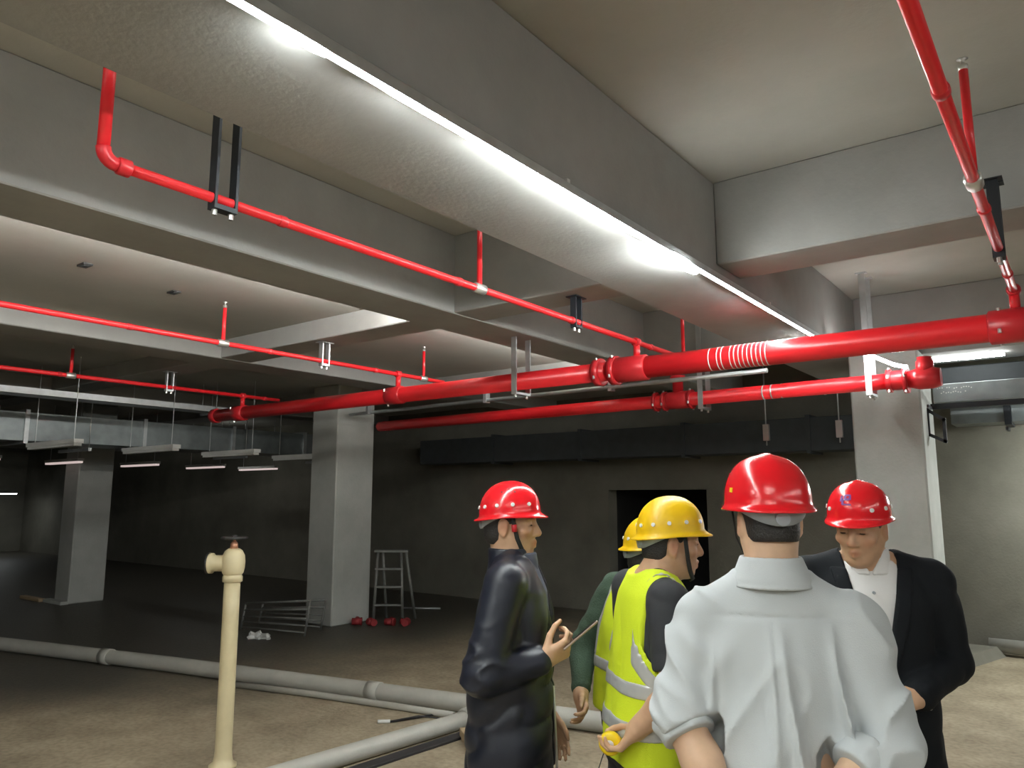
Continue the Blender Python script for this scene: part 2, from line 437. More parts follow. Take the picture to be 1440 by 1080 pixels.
Y2, Z2 = 7.05, 2.66
t = thing('fire_main_pipe', 'second red fire main farther back, ending in a flanged elbow by the column', 'pipe', (0, 0, 0))
MB().tube([(-7.9, Y2 + .3, Z2), (-5.5, Y2 + .2, Z2), (-1.2, Y2, Z2)], 0.068, 24).obj('pipe_run', 'red', t, True)
for x, r in ((-1.275, .1), (-1.145, .115)):
    c = ring(MB(), x, Y2, Z2, r, .035).obj('flange', 'red_fit', t, True); bolts(c, x, Y2, Z2, r, 5)
MB().lathe([(.07, -.09), (.082, -.05), (.085, .0), (.082, .05), (.07, .09)], 24, (-1.21, Y2, Z2), 'X').obj('valve_body', 'red_fit', t, True)
MB().tube([(-1.12, Y2, Z2), (-1.05, Y2, Z2), (-.95, Y2, Z2), (-.885, Y2, Z2)], [.07, .092, .092, .075], 24).obj('end_elbow', 'red_fit', t, True)
MB().lathe([(.068, 0), (.068, .1), (.055, .115), (.055, .14), (.0, .14)], 20, (-1.0, Y2, Z2 + .04)).obj('capped_outlet', 'red_fit', t, True)
c = MB().lathe([(.075, -.12), (.09, -.1), (.09, .1), (.075, .12)], 24, (-3.27, Y2 + .1, Z2), 'X').obj('tee_fitting', 'red_fit', t, True)
d = MB().lathe([(.055, 0), (.055, .15), (.078, .15), (.078, .2), (.0, .2)], 20, (-3.27, Y2 + .1, Z2 + .05)).obj('branch_outlet', 'red_fit', t, True)
for x in (-3.42, -3.52, -3.13):
    c = ring(MB(), x, Y2 + .11, Z2, .1, .03).obj('flange', 'red_fit', t, True); bolts(c, x, Y2 + .11, Z2, .1, 4)
for x in (-2.37, -2.29, -2.2, -1.82):
    ring(MB(), x, Y2 + .05, Z2, .0695, .012).obj('wrap_band', 'white', t, True)

# third thin grey services run behind (conduit)
t = thing('conduit_run', 'thin grey conduit running behind the second red main', 'conduit', (0, 0, 0))
MB().tube([(-7.9, 6.8, 2.78), (-3.5, 6.75, 2.8), (-2.2, 6.7, 2.8)], 0.022, 10).obj('tube', 'steel', t, True)
for x in (-7.5, -5.5, -3.84):
    MB().box(x - .02, x + .02, 6.74, 6.82, 2.76, 3.02 if x > -7 else 3.02).obj('clamp', 'steel', t)

# ------------------------------------------------------------------ sprinkler branches (run along the beams)
def branch(label, x, z, y0, y1, r, joins, risers, start_riser=None, ztop=ZL, drops=None):
    t = thing('sprinkler_branch_pipe', label, 'pipe', (x, y0, z))
    P = lambda mb, name, mat, sm=True: local(mb.obj(name, mat, smooth=sm), t)
    pts = [(x, y1, z), (x, (y0 + y1) / 2, z)]
    if start_riser:
        pts += [(x, y0 + .08, z)]
        P(MB().tube(pts, r, 14), 'pipe_run', 'red')
        P(MB().tube(elbow((x, y0, z), (0, -1, 0), (0, 0, 1), 0.05), r * 1.25, 14), 'elbow', 'red_fit')
        P(MB().tube([(x, y0, z + .05), (x, y0, start_riser)], r * 1.05, 14), 'riser', 'red')
        P(MB().lathe([(r * 1.1, -.025), (r * 1.55, -.02), (r * 1.55, .02), (r * 1.1, .025)], 14, (x, y0 + .075, z), 'Y'), 'collar', 'red_fit')
    else:
        pts += [(x, y0, z)]
        P(MB().tube(pts, r, 14), 'pipe_run', 'red')
    for (y, top) in risers:
        c = P(MB().lathe([(r * 1.1, -.045), (r * 1.45, -.04), (r * 1.45, .04), (r * 1.1, .045)], 14, (x, y, z), 'Y'), 'tee_fitting', 'bolt')
        P(MB().tube([(x, y, z + .02), (x, y, top - .05)], r * 0.75, 12), 'riser', 'red')
        P(MB().lathe([(r * .5, 0), (r * .8, 0), (r * .8, .02), (r * .35, .025), (r * .35, .04), (r * 0.95, .046), (0, .05)], 12, (x, y, top - .055)), 'sprinkler_head', 'bolt')
    for (y, zb) in joins:
        P(MB().tube([(x, y, z), (x, y, zb)], r * 1.25, 14), 'drop', 'red')
        P(MB().lathe([(r * 1.25, -.03), (r * 1.7, -.025), (r * 1.7, .025), (r * 1.25, .03)], 14, (x, y, z - .0), 'Y'), 'tee_fitting', 'red_fit')
    for yy in (np.arange(y0 + .75, y1, 1.15)):
        P(MB().lathe([(r, -.02), (r * 1.2, -.016), (r * 1.2, .016), (r, .02)], 14, (x, float(yy), z), 'Y'), 'coupling', 'red_fit')
    return t
branch('red sprinkler pipe close to the LED beam, turning up at its left end', -2.66, 2.85, 1.13, 6.45, .0205, [(YB, ZB + .07)], [(3.21, 3.5), (5.95, 3.5)], start_riser=3.6)
branch('red sprinkler pipe across the left ceiling bay, with one upright riser', -5.24, 2.855, 0.6, 5.75, .0195, [(YB, ZB + .06)], [(3.22, 3.19), (5.45, 3.19)])
branch('farthest thin red sprinkler pipe at the left, above the duct', -7.82, 2.85, 1.2, 5.6, .0205, [(YB, ZB + .06)], [(3.2, 3.17)])
branch('red sprinkler pipe dropping from top right down to the fire main', -.24, 2.855, 0.5, 5.16, .0215, [(YB, ZB + .07)], [(3.2, 3.36)])

# upright pendant by the upper right edge
t = thing('sprinkler_stub', 'small dark ceiling outlet at the top edge of the picture', 'outlet', (-.6, 2.84, ZS))
MB().lathe([(.022, -.03), (.022, 0)], 12).obj('socket', 'blackiron', t, True)
MB().lathe([(.014, -.05), (.014, 0)], 12, (.035, .01, 0)).obj('wire_tail', 'wood', t, True)
for k, (x, y) in enumerate(((-5.16, 2.14), (-5.33, 2.85))):
    t = thing('junction_box', ('dark junction box in the left ceiling, the one nearer the left edge', 'dark junction box in the left ceiling, nearer the sprinkler riser')[k], 'junction box', (x, y, ZL), 'dark boxes in the left ceiling')
    MB().box(-.05, .05, -.03, .03, -.012, 0).obj('box_body', 'blackiron', t)
    MB().box(-.03, .03, -.018, .018, -.016, -.012).obj('cover_plate', 'darkduct', t)

# ------------------------------------------------------------------ pipe hangers
def u_hanger(label, x, y, zb, zt, w, mat, flat=.04, name='pipe_hanger', axis='Y'):
    t = thing(name, label, 'pipe hanger', (x, y, zb))
    h = zt - zb
    def bx(*b): return MB().box(*b) if axis == 'Y' else MB().box(b[2], b[3], b[0], b[1], b[4], b[5])
    for s in (-1, 1):
        bx(-flat / 2, flat / 2, s * w - .006, s * w + .006, 0, h).obj('strap', mat, t)
        bx(-flat / 2 - .02, flat / 2 + .02, s * w - .03, s * w + .03, h - .006, h).obj('anchor_plate', mat, t)
    bx(-flat / 2, flat / 2, -w - .006, w + .006, -.02, 0).obj('cross_bar', mat, t)
    for s in (-1, 1):
        clone(bolt_src, t, (0, s * w * .8, -.03) if axis == 'Y' else (s * w * .8, 0, -.03))
    return t
u_hanger('black double-strap hanger holding the sprinkler pipe near the top left', -2.66, 1.60, 2.825, ZS, .045, 'blacksteel', .05)
u_hanger('small dark clamp holding the sprinkler pipe beneath the cross beam', -2.66, 4.24, 2.825, 3.02, .035, 'blacksteel', .045)
u_hanger('small grey clamp on the left bay sprinkler pipe under the cross beam', -5.24, 4.2, 2.83, 3.02, .035, 'steel', .05)
u_hanger('faint clamp on the farthest sprinkler pipe', -7.82, 4.2, 2.825, 3.02, .035, 'steel', .04)
u_hanger('dark clamp on the sprinkler pipe at the upper right', -.24, 4.2, 2.83, 3.2, .035, 'blacksteel', .05)
u_hanger('silver channel hanger cradling the red fire main in the centre', -3.76, YB, 2.55, 3.62, .1, 'steel', .05)
u_hanger('dark hanger on the fire main at the right edge', -.08, YB, 2.55, 3.62, .11, 'blacksteel', .05)
u_hanger('pale hanger beside the valve flange at the column', -1.42, Y2, 2.56, 3.62, .1, 'steel', .05)
u_hanger('grey hanger on the second main behind the flanges', -2.98, Y2 + .08, 2.56, 3.62, .1, 'steel', .05)

# ------------------------------------------------------------------ cable tray and ducts on the left
t = thing('cable_tray', 'long pale cable tray above the galvanised duct at left', 'cable tray', (-9.4, 3, 2.86))
tr = MB().box(-9.5, -9.2, -1.5, 6.0, 2.80, 2.806).box(-9.206, -9.2, -1.5, 6.0, 2.806, 2.87).box(-9.5, -9.494, -1.5, 6.0, 2.806, 2.87)
local(tr.obj('tray_channel', 'steel'), t)
for k, dx in enumerate((-.06, -.12, -.19)):
    local(MB().tube([(-9.2 + dx, -1.4, 2.83), (-9.2 + dx + .01, 2, 2.835), (-9.2 + dx, 5.9, 2.83)], .018, 8).obj('cable', 'rubber', smooth=True), t)
for y in (0.4, 2.9, 5.6):
    for x in (-9.52, -9.18):
        local(MB().tube([(x, y, 2.79), (x, y, ZL)], .006, 6).obj('hanger_rod', 'steel', smooth=True), t)
    local(MB().box(-9.54, -9.16, y - .02, y + .02, 2.77, 2.80).obj('hanger_bar', 'steel'), t)

t = thing('ventilation_duct', 'long galvanised ventilation duct hanging at the left', 'duct', (-10.6, 4, 2.5))
ys = [-1.2, 0.2, 1.6, 3.0, 3.85, 5.35, 6.75, 8.1, 9.5]
for a, b in zip(ys[:-1], ys[1:]):
    mb = MB().box(-11.3, -10.55, a + .008, b - .008, 2.37, 2.735)
    local(mb.obj('duct_section', 'duct', bevel=.006), t)
for y in ys[1:-1]:
    local(MB().box(-11.33, -10.52, y - .025, y + .025, 2.34, 2.765).obj('flange', 'steel'), t)
for y in (0.9, 3.0, 4.6, 6.95, 8.8):
    local(MB().tube([(-10.5, y, 2.28), (-10.5, y, 3.02 if y > 4 else ZL)], .006, 6).obj('hanger_rod', 'bolt', smooth=True), t)
    local(MB().box(-11.38, -10.47, y - .02, y + .02, 2.28, 2.32).obj('hanger_bar', 'steel'), t)

# batten lamps beyond, in two rows
ords = ('first', 'second', 'third', 'fourth', 'fifth', 'sixth')
def battens(row, xs, ys, z, mat, label):
    src = None
    for k, y in enumerate(ys):
        if src is None:
            src = thing('batten_lamp', '', 'lamp', (xs, y, z), row)
            MB().box(-.62, .62, -.05, .05, .03, .075).obj('housing', 'white', src)
            MB().box(-.60, .60, -.04, .04, .0, .03).obj('diffuser', mat, src)
            for s in (-.5, .5):
                MB().tube([(s, 0, .07), (s, 0, ZL - z)], .005, 6).obj('hanger_rod', 'steel', src)
            o = src
        else:
            o = clone_tree(src)
        o.location = (xs, y, z)
        o['label'] = label % ords[k]
battens('lower row of dim batten lamps', -13.3, (4.3, 5.45, 6.7, 7.95, 9.1), 2.21, 'glowadded', '%s from the left in the lower row of batten lamps with added glow')
battens('upper row of unlit batten lamps', -9.2, (3.65, 4.75, 5.85, 7.0), 2.22, 'white', '%s from the left in the upper row of batten lamps below the duct')

t = thing('far_lamp', 'tiny bright lamp at the far left edge', 'lamp', (-25.5, 8.9, 1.75))
MB().box(-.1, .1, -.32, .32, .03, .1).obj('housing', 'white', t)
MB().box(-.08, .08, -.3, .3, .0, .03).obj('diffuser', 'farlamp', t)

# ------------------------------------------------------------------ ducts and steelwork at the right and along the back wall
t = thing('ventilation_duct', 'shaded duct along the back wall behind the four men', 'duct', (-4, 9.5, 2.4))
xs = [-9.0, -7.4, -5.8, -4.2, -2.6, -1.75]
for a, b in zip(xs[:-1], xs[1:]):
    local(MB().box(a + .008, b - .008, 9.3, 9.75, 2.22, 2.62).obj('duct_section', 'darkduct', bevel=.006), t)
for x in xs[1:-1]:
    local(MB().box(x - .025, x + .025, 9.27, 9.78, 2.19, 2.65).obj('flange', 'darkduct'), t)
for x in (-3.09, -2.24):
    local(MB().box(x - .035, x + .035, 9.24, 9.29, 2.36, 2.56).obj('hanger_bracket', 'bolt'), t)
    local(MB().tube([(x, 9.26, 2.3), (x, 9.26, ZS)], .008, 6).obj('hanger_rod', 'steel', smooth=True), t)

t = thing('ventilation_duct', 'bright galvanised duct with stencilled dots right of the column', 'duct', (0.6, 8.4, 2.65))
xs = [-1.12, 0.0, 1.4, 2.8]
for a, b in zip(xs[:-1], xs[1:]):
    local(MB().box(a + .006, b - .006, 8.2, 8.7, 2.57, 2.75).obj('duct_section', 'duct', bevel=.005), t)
for x in xs[1:-1]:
    local(MB().box(x - .02, x + .02, 8.18, 8.72, 2.55, 2.77).obj('flange', 'steel'), t)
mb = MB(); rnd = random.Random(5)
for row in range(2):
    for k in range(15 if row == 0 else 11):
        if rnd.random() < .12: continue
        x = -1.07 + .02 * k + (.03 if row else 0); z = 2.705 - .04 * row + rnd.uniform(-.008, .008)
        mb.lathe([(.0, -.001), (.006, -.001), (.006, .001), (.0, .001)], 6, (x, 8.199, z), 'Y')
o = local(mb.obj('stencil_dots', 'paintmark'), t); o['label'] = 'two rows of pale stencilled dots'

t = thing('ventilation_duct', 'dark duct added to fill the dark band below the bright beam at right', 'duct', (0.6, 8.9, 2.85))  # dark duct put in to fill the dark band under the beam
for a, b in ((-1.12, .4), (.4, 1.9), (1.9, 3.0)):
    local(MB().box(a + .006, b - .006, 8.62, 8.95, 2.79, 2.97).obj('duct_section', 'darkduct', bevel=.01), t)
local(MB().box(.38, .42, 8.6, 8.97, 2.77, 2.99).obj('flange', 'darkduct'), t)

t = thing('ventilation_duct', 'lower galvanised duct against the wall at the right edge', 'duct', (0.5, 9.4, 2.5))
for a, b in ((-1.1, -.62), (-.56, .7), (.76, 2.2)):
    local(MB().box(a, b, 9.2, 9.6, 2.44, 2.63).obj('duct_section', 'duct', bevel=.005), t)
for x in (-.59, .73):
    local(MB().box(x - .03, x + .03, 9.18, 9.62, 2.41, 2.66).obj('flange', 'blacksteel'), t)
    local(MB().box(x - .012, x + .012, 8.95, 9.2, 2.34, 2.37).obj('bracket_foot', 'blacksteel'), t)

t = thing('steel_support_rail', 'black steel rail with a square end frame under the bright duct', 'support rail', (-.5, 8.15, 2.5))
local(MB().box(-1.14, 2.6, 8.12, 8.17, 2.505, 2.555).obj('rail', 'blacksteel'), t)
def bar(p, q, w, name='frame_bar'):
    p = Vector(p); q = Vector(q); mid = (p + q) / 2; d = q - p
    o = MB().box(-w / 2, w / 2, -w / 2, w / 2, -d.length / 2 - w / 2, d.length / 2 + w / 2).obj(name, 'blacksteel')
    o.rotation_mode = 'QUATERNION'; o.rotation_quaternion = d.to_track_quat('Z', 'Y'); o.location = mid
    return o
for p, q in (((-1.13, 7.9, 2.48), (-1.0, 7.9, 2.38)), ((-1.0, 7.9, 2.38), (-1.0, 7.9, 2.18)), ((-1.0, 7.9, 2.18), (-1.13, 7.9, 2.25)), ((-1.13, 7.9, 2.25), (-1.13, 7.9, 2.48))):
    o = bar(p, q, .028); o.parent = t; o.matrix_parent_inverse = Matrix.Translation(t.location).inverted()
local(MB().box(-1.145, -1.115, 7.9, 8.14, 2.5, 2.53).obj('tie_bar', 'blacksteel'), t)

t = thing('wall_base_pipe', 'grey pipe lying along the foot of the back wall at right', 'pipe', (0, 9.85, 0))
local(MB().tube([(-1.0, 9.86, .1), (1.5, 9.86, .1), (4.0, 9.86, .1)], .075, 16).obj('pipe_run', 'pipe_grey', smooth=True), t)
for x in (-.6, .9, 2.5):
    local(MB().box(x - .05, x + .05, 9.76, 9.96, 0, .03).obj('support_block', 'wood'), t)
t = thing('dark_floor_wedge', 'low dark wedge on the floor behind the man in the suit', 'patch', (-1.2, 8.6, 0))  # low wedge invented for a dark triangular patch of floor
MB().add([(-.45, -.35, 0), (-.08, -.35, 0), (.35, 1.2, 0), (-.45, 1.2, 0), (-.45, -.35, .1), (-.12, -.33, .1), (.28, 1.2, .1), (-.45, 1.2, .1)],
         [(3, 2, 1, 0), (4, 5, 6, 7), (0, 1, 5, 4), (1, 2, 6, 5), (2, 3, 7, 6), (3, 0, 4, 7)]).obj('wedge_body', 'wall', t)

# ------------------------------------------------------------------ valve standpipe in the left foreground
t = thing('valve_standpipe', 'cream standpipe with hydrant valve and black handwheel in the left foreground', 'standpipe', (-4.5, 2.93, 0))
MB().lathe([(.085, 0), (.085, .015), (.062, .03), (.056, .06), (.052, .1), (.051, .9), (.051, 1.13)], 28).obj('pipe', 'cream', t, True)
MB().lathe([(.051, 1.13), (.063, 1.135), (.063, 1.165), (.057, 1.175), (.057, 1.20)], 28).obj('collar', 'cream', t, True)
MB().lathe([(.052, 1.17), (.066, 1.19), (.073, 1.22), (.075, 1.26), (.07, 1.30), (.055, 1.33), (.035, 1.345), (.0, 1.347)], 28).obj('valve_body', 'cream', t, True)
dv = Vector((-.80, -.60, 0))     # outlet points left, a little towards the viewer
q = [Vector((0, 0, 1.25)) + dv * s for s in (.04, .10, .13, .135, .155)]
MB().tube(q, [.052, .052, .052, .066, .066], 24, caps=False).obj('outlet', 'cream', t, True)
q2 = [Vector((0, 0, 1.25)) + dv * s for s in (.153, .168, .169, .12)]
o = MB().tube(q2, [.068, .068, .048, .044], 24).obj('outlet_coupling', 'blackiron', t, True); o['label'] = 'dark outlet mouth'
MB().tube([(0, 0, 1.34), (0, 0, 1.375), (0, 0, 1.39)], [.026, .024, .014], 14).obj('bonnet', 'copper', t, True)
MB().tube([(0, 0, 1.385), (0, 0, 1.43)], .009, 10).obj('stem', 'copper', t, True)
hw = [(.077 * math.cos(2 * math.pi * k / 28), .077 * math.sin(2 * math.pi * k / 28), 1.412) for k in range(28)]
h = MB().tube(hw, .0095, 8, closed=True).obj('handwheel', 'blackiron', t, True)
for k in range(5):
    a = 2 * math.pi * k / 5 + .3
    MB().tube([(0, 0, 1.42), (.04 * math.cos(a), .04 * math.sin(a), 1.41), (.077 * math.cos(a), .077 * math.sin(a), 1.412)], .006, 8).obj('spoke', 'blackiron', h, True)
MB().lathe([(.016, 1.405), (.016, 1.43), (.0, 1.434)], 12).obj('hub', 'blackiron', h, True)

# ------------------------------------------------------------------ pipes and debris on the floor
t = thing('floor_pipe', 'long dusty grey pipe lying across the floor behind the standpipe', 'pipe', (0, 0, 0))
MB().tube([(-11.8, 2.95, .075), (-9.73, 3.5, .075), (-7.3, 4.08, .075), (-4.2, 4.72, .075), (-2.2, 5.1, .075)], .07, 20).obj('pipe_run', 'pipe_grey', t, True)
d = Vector((-3.1, -.64, 0)).normalized()
for (x, y) in ((-8.1, 3.89), (-4.9, 4.575)):
    p = Vector((x, y, .075)); MB().tube([p - d * .06, p + d * .06], .078, 20).obj('coupling', 'pipe_grey', t, True)
t = thing('floor_pipe', 'pale grey pipe on the floor running towards the viewer beside the jacketed man', 'pipe', (0, 0, 0))
MB().tube([(-4.05, 1.9, .06), (-3.92, 3.3, .06), (-3.83, 4.2, .06), (-3.80, 4.66, .06)], .058, 20).obj('pipe_run', 'pipe_grey', t, True)
MB().lathe([(.058, -.05), (.068, -.045), (.068, .045), (.058, .05)], 20, (-3.815, 4.5, .068), 'Y').obj('coupling', 'pipe_grey', t, True)
t = thing('floor_pipe', 'thin pipe lying just in front of the long grey floor pipe', 'pipe', (0, 0, 0))
MB().tube([(-6.2, 4.13, .028), (-5.4, 4.33, .028), (-4.5, 4.5, .028), (-4.02, 4.58, .028)], .026, 12).obj('pipe_run', 'pipe_grey', t, True)
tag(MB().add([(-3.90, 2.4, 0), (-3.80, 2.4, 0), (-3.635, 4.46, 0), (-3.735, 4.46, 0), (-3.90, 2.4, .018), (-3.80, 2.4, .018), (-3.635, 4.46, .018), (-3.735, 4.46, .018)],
             [(3, 2, 1, 0), (4, 5, 6, 7), (0, 1, 5, 4), (1, 2, 6, 5), (2, 3, 7, 6), (3, 0, 4, 7)]).obj('dark_strip', 'rubber', bevel=.003),
    'flat black strip lying on the floor beside the pale grey pipe', 'strip')  # flat dark strip following the dark band beside the pipe
t = thing('timber_block', 'short rough timber block on the floor by the jacketed man', 'timber', (-3.50, 4.2, 0), rz=R(-38))
MB().box(-.17, .17, -.07, .07, .02, .075).obj('plank', 'wood', t, bevel=.004)
MB().box(-.13, -.09, -.065, .065, 0, .02).obj('batten', 'wood', t); MB().box(.08, .12, -.065, .065, 0, .02).obj('batten', 'wood', t)
t = thing('brush_tool', 'thin dark rod with a white tip lying on the floor', 'tool', (-4.3, 4.3, 0))
local(MB().tube([(-4.33, 4.21, .012), (-4.17, 4.6, .012)], .008, 8).obj('handle', 'rubber', smooth=True), t)
local(MB().tube([(-4.40, 4.15, .014), (-4.33, 4.21, .014)], .014, 8).obj('tip', 'white', smooth=True), t)
local(MB().tube([(-4.34, 4.22, .01), (-4.22, 4.40, .03), (-4.05, 4.52, .01)], .006, 8).obj('wire', 'rubber', smooth=True), t)

# stacked metal frames left of the middle column
def frame_stack(k, base, label):
    t = thing('metal_frame', label, 'metal frame', base, 'metal frames leaning by the middle column')
    a = Vector((0, 0, .0)); L_ = Vector((1.05, .18, 0.0))
    h = Vector((.06, .02, .32 - .05 * k)); rr = .014
    lift = Vector((.0, .0, .10))
    MB().tube([a, a + h], rr, 8).obj('upright', 'oldsteel', t, True)
    MB().tube([a + L_, a + L_ + h + lift], rr, 8).obj('upright', 'oldsteel', t, True)
    MB().tube([a + h, a + L_ + h + lift], rr, 8).obj('top_rail', 'oldsteel', t, True)
    MB().tube([a + h * .75, a + L_ + h * .75 + lift * .8], rr, 8).obj('top_rail', 'oldsteel', t, True)
    for s in (.1, .3, .5):
        MB().tube([a + h * s, a + L_ + h * s + lift * s], rr * .7, 8).obj('slat', 'oldsteel', t, True)
frame_stack(0, (-8.75, 5.85, .014), 'front one of the two light metal frames beside the middle column')
frame_stack(1, (-8.95, 6.25, .014), 'rear one of the two light metal frames beside the middle column')
t = thing('step_ladder', 'grey metal step ladder standing right of the middle column', 'ladder', (-7.75, 7.45, 0), rz=R(37))
for s in (-.2, .2):
    MB().tube([(s, -.0, .0), (s * .8, 0.02, .93)], .02, 8).obj('rail', 'oldsteel', t, True)
    MB().tube([(s + .14, .25, .0), (s * .8 + .06, .06, .93)], .02, 8).obj('rear_leg', 'oldsteel', t, True)
for z in (.22, .46, .70):
    MB().box(-.19, .19, -.02, .05, z - .012, z + .012).obj('tread', 'oldsteel', t)
MB().box(-.2, .26, -.05, .1, .925, .955).obj('top_plate', 'oldsteel', t)
rnd = random.Random(8)
for k, (x, y) in enumerate(((-7.87, 7.0), (-7.66, 7.08), (-7.5, 7.24), (-7.3, 7.34))):
    t = thing('red_pipe_fitting', ('red fitting nearest the column in the small pile by the ladder', 'second red fitting from the column in the pile by the ladder',
              'third red fitting from the column in the pile by the ladder', 'red fitting farthest from the column in the pile by the ladder')[k], 'pipe fitting', (x, y, .05), 'red fittings by the ladder', rz=rnd.uniform(0, 3))
    MB().tube([(-.06, 0, 0), (.06, 0, 0)], .045, 14).obj('body', 'red_dull', t, True)
    MB().tube([(0, 0, 0), (0, .07, .02)], .038, 14).obj('branch_outlet', 'red_dull', t, True)
    ring(MB(), .06, 0, 0, .052, .02).obj('flange', 'red_dull', t, True)
t = thing('plastic_bag', 'crumpled white plastic bag on the floor near the metal frames', 'bag', (-8.14, 5.68, 0))
bm = bmesh.new(); bmesh.ops.create_icosphere(bm, subdivisions=3, radius=.11)
rnd = random.Random(2)
for v in bm.verts:
    n = 1 + .35 * math.sin(v.co.x * 60 + 2) * math.sin(v.co.y * 47) + rnd.uniform(-.12, .12)
    v.co = Vector((v.co.x * 1.3 * n, v.co.y * .9 * n, max(-.0, v.co.z * .6 * n)))
me = bpy.data.meshes.new('bag_body'); bm.to_mesh(me); bm.free(); me.materials.append(M['white'])
o = bpy.data.objects.new('bag_body', me); COL.objects.link(o); o.parent = t
MB().tube([(.1, 0, .03), (.17, .02, .05), (.22, .0, .01)], [.03, .02, .025], 8).obj('twisted_neck', 'white', t, True)
tag(MB().tube([(-8.45, 8.40, .015), (-7.95, 8.72, .015)], .014, 8).obj('steel_rod', 'steel', smooth=True), 'thin steel rod on the dark floor right of the ladder', 'rod')
tag(MB().box(-14.4, -13.65, 5.4, 5.5, 0, .05).obj('timber_plank', 'wood', bevel=.005), 'pale plank on the floor beside the far left column', 'plank')
# ------------------------------------------------------------------ people: signed-distance sculpting on a grid
M['skin'] = None
def skin_material(name, base):
    m, nt, b = nodes_of(name)
    at = nt.nodes.new('ShaderNodeAttribute'); at.attribute_name = 'tint'
    n = nt.nodes.new('ShaderNodeTexNoise'); n.inputs['Scale'].default_value = 35; n.inputs['Detail'].default_value = 5
    tc = nt.nodes.new('ShaderNodeTexCoord'); nt.links.new(tc.outputs['Object'], n.inputs['Vector'])
    mx = nt.nodes.new('ShaderNodeMix'); mx.data_type = 'RGBA'
    mx.inputs['A'].default_value = tuple(c * .86 for c in base) + (1,)
    mx.inputs['B'].default_value = tuple(min(1, c * 1.12) for c in base) + (1,)
    nt.links.new(n.outputs['Fac'], mx.inputs['Factor'])
    mu = nt.nodes.new('ShaderNodeMix'); mu.data_type = 'RGBA'; mu.blend_type = 'MULTIPLY'; mu.inputs['Factor'].default_value = 1
    nt.links.new(mx.outputs['Result'], mu.inputs['A']); nt.links.new(at.outputs['Color'], mu.inputs['B'])
    nt.links.new(mu.outputs['Result'], b.inputs['Base Color'])
    b.inputs['Roughness'].default_value = 0.5
    b.inputs['Subsurface Weight'].default_value = 0.08
    b.inputs['Subsurface Radius'].default_value = (0.012, 0.005, 0.003)
    return m
M['skin_tan'] = skin_material('tan_skin', (0.56, 0.345, 0.215))
M['skin_light'] = skin_material('light_skin', (0.64, 0.42, 0.28))
M['hair'] = plain('black_hair', (0.018, 0.016, 0.015), 0.5, var=.4, scale=60, bump=.5, bscale=220)
M['greyhair'] = plain('greying_hair', (0.06, 0.055, 0.05), 0.5, var=.5, scale=60, bump=.5, bscale=220)
def cloth(name, col, rough=0.8, var=.08, bump=.15, bs=420, **k):
    return plain(name, col, rough, var=var, scale=5, bump=bump, bscale=bs, **k)
M['navy'] = cloth('navy_jacket_nylon', (0.012, 0.0145, 0.025), .40, bump=.08)
M['suit'] = cloth('black_suit_wool', (0.007, 0.009, 0.012), .8, spec=.25)
M['shirtgrey'] = cloth('pale_grey_cotton', (0.50, 0.53, 0.545), .85)
M['shirtwhite'] = cloth('white_cotton', (0.74, 0.74, 0.74), .8)
M['shirtblue'] = cloth('slate_blue_polo', (0.09, 0.10, 0.15), .8)
M['greytrouser'] = cloth('grey_trouser', (0.12, 0.125, 0.12), .85)
M['darktrouser'] = cloth('dark_trouser', (0.018, 0.019, 0.022), .85)
M['green'] = cloth('dark_green_sweater', (0.052, 0.088, 0.058), .95, bump=.4, bs=160)
M['tee'] = cloth('charcoal_tshirt', (0.028, 0.030, 0.034), .85)
M['vest'] = cloth('fluorescent_yellow_mesh', (0.66, 0.80, 0.02), .75, bump=.25, bs=260)
M['silver'] = plain('reflective_silver_tape', (0.52, 0.53, 0.52), .35, .25, var=.1, scale=30)
M['hatred'] = plain('red_helmet_shell', (0.76, 0.010, 0.018), 0.22, var=.05, scale=6, coat=.3)
M['hatyellow'] = plain('yellow_helmet_shell', (0.80, 0.50, 0.004), 0.42, var=.14, scale=16, coat=.05, bump=.05, bscale=40)
M['strap'] = plain('black_webbing', (0.02, 0.022, 0.02), .8)
M['band'] = plain('grey_headband', (0.33, 0.36, 0.39), .5)
M['eye'] = plain('eye_white', (0.7, 0.66, 0.62), .2)
M['iris'] = plain('dark_iris', (0.02, 0.012, 0.008), .15)
M['purple'] = plain('purple_print', (0.20, 0.05, 0.30), .4)
M['redclip'] = plain('red_plastic', (0.55, 0.02, 0.03), .4)
M['phoneback'] = plain('bronze_phone_case', (0.30, 0.22, 0.17), .3, .4)
M['glass'] = plain('black_screen_glass', (0.01, 0.01, 0.012), .06)
M['tape'] = plain('yellow_plastic', (0.85, 0.60, 0.01), .35)
M['shoe'] = plain('black_leather', (0.015, 0.014, 0.013), .4)

def smin(a, b, k):
    if k <= 0: return np.minimum(a, b)
    h = np.clip(0.5 + 0.5 * (b - a) / k, 0, 1)
    return b + (a - b) * h - k * h * (1 - h)
def smax(a, b, k): return -smin(-a, -b, k)

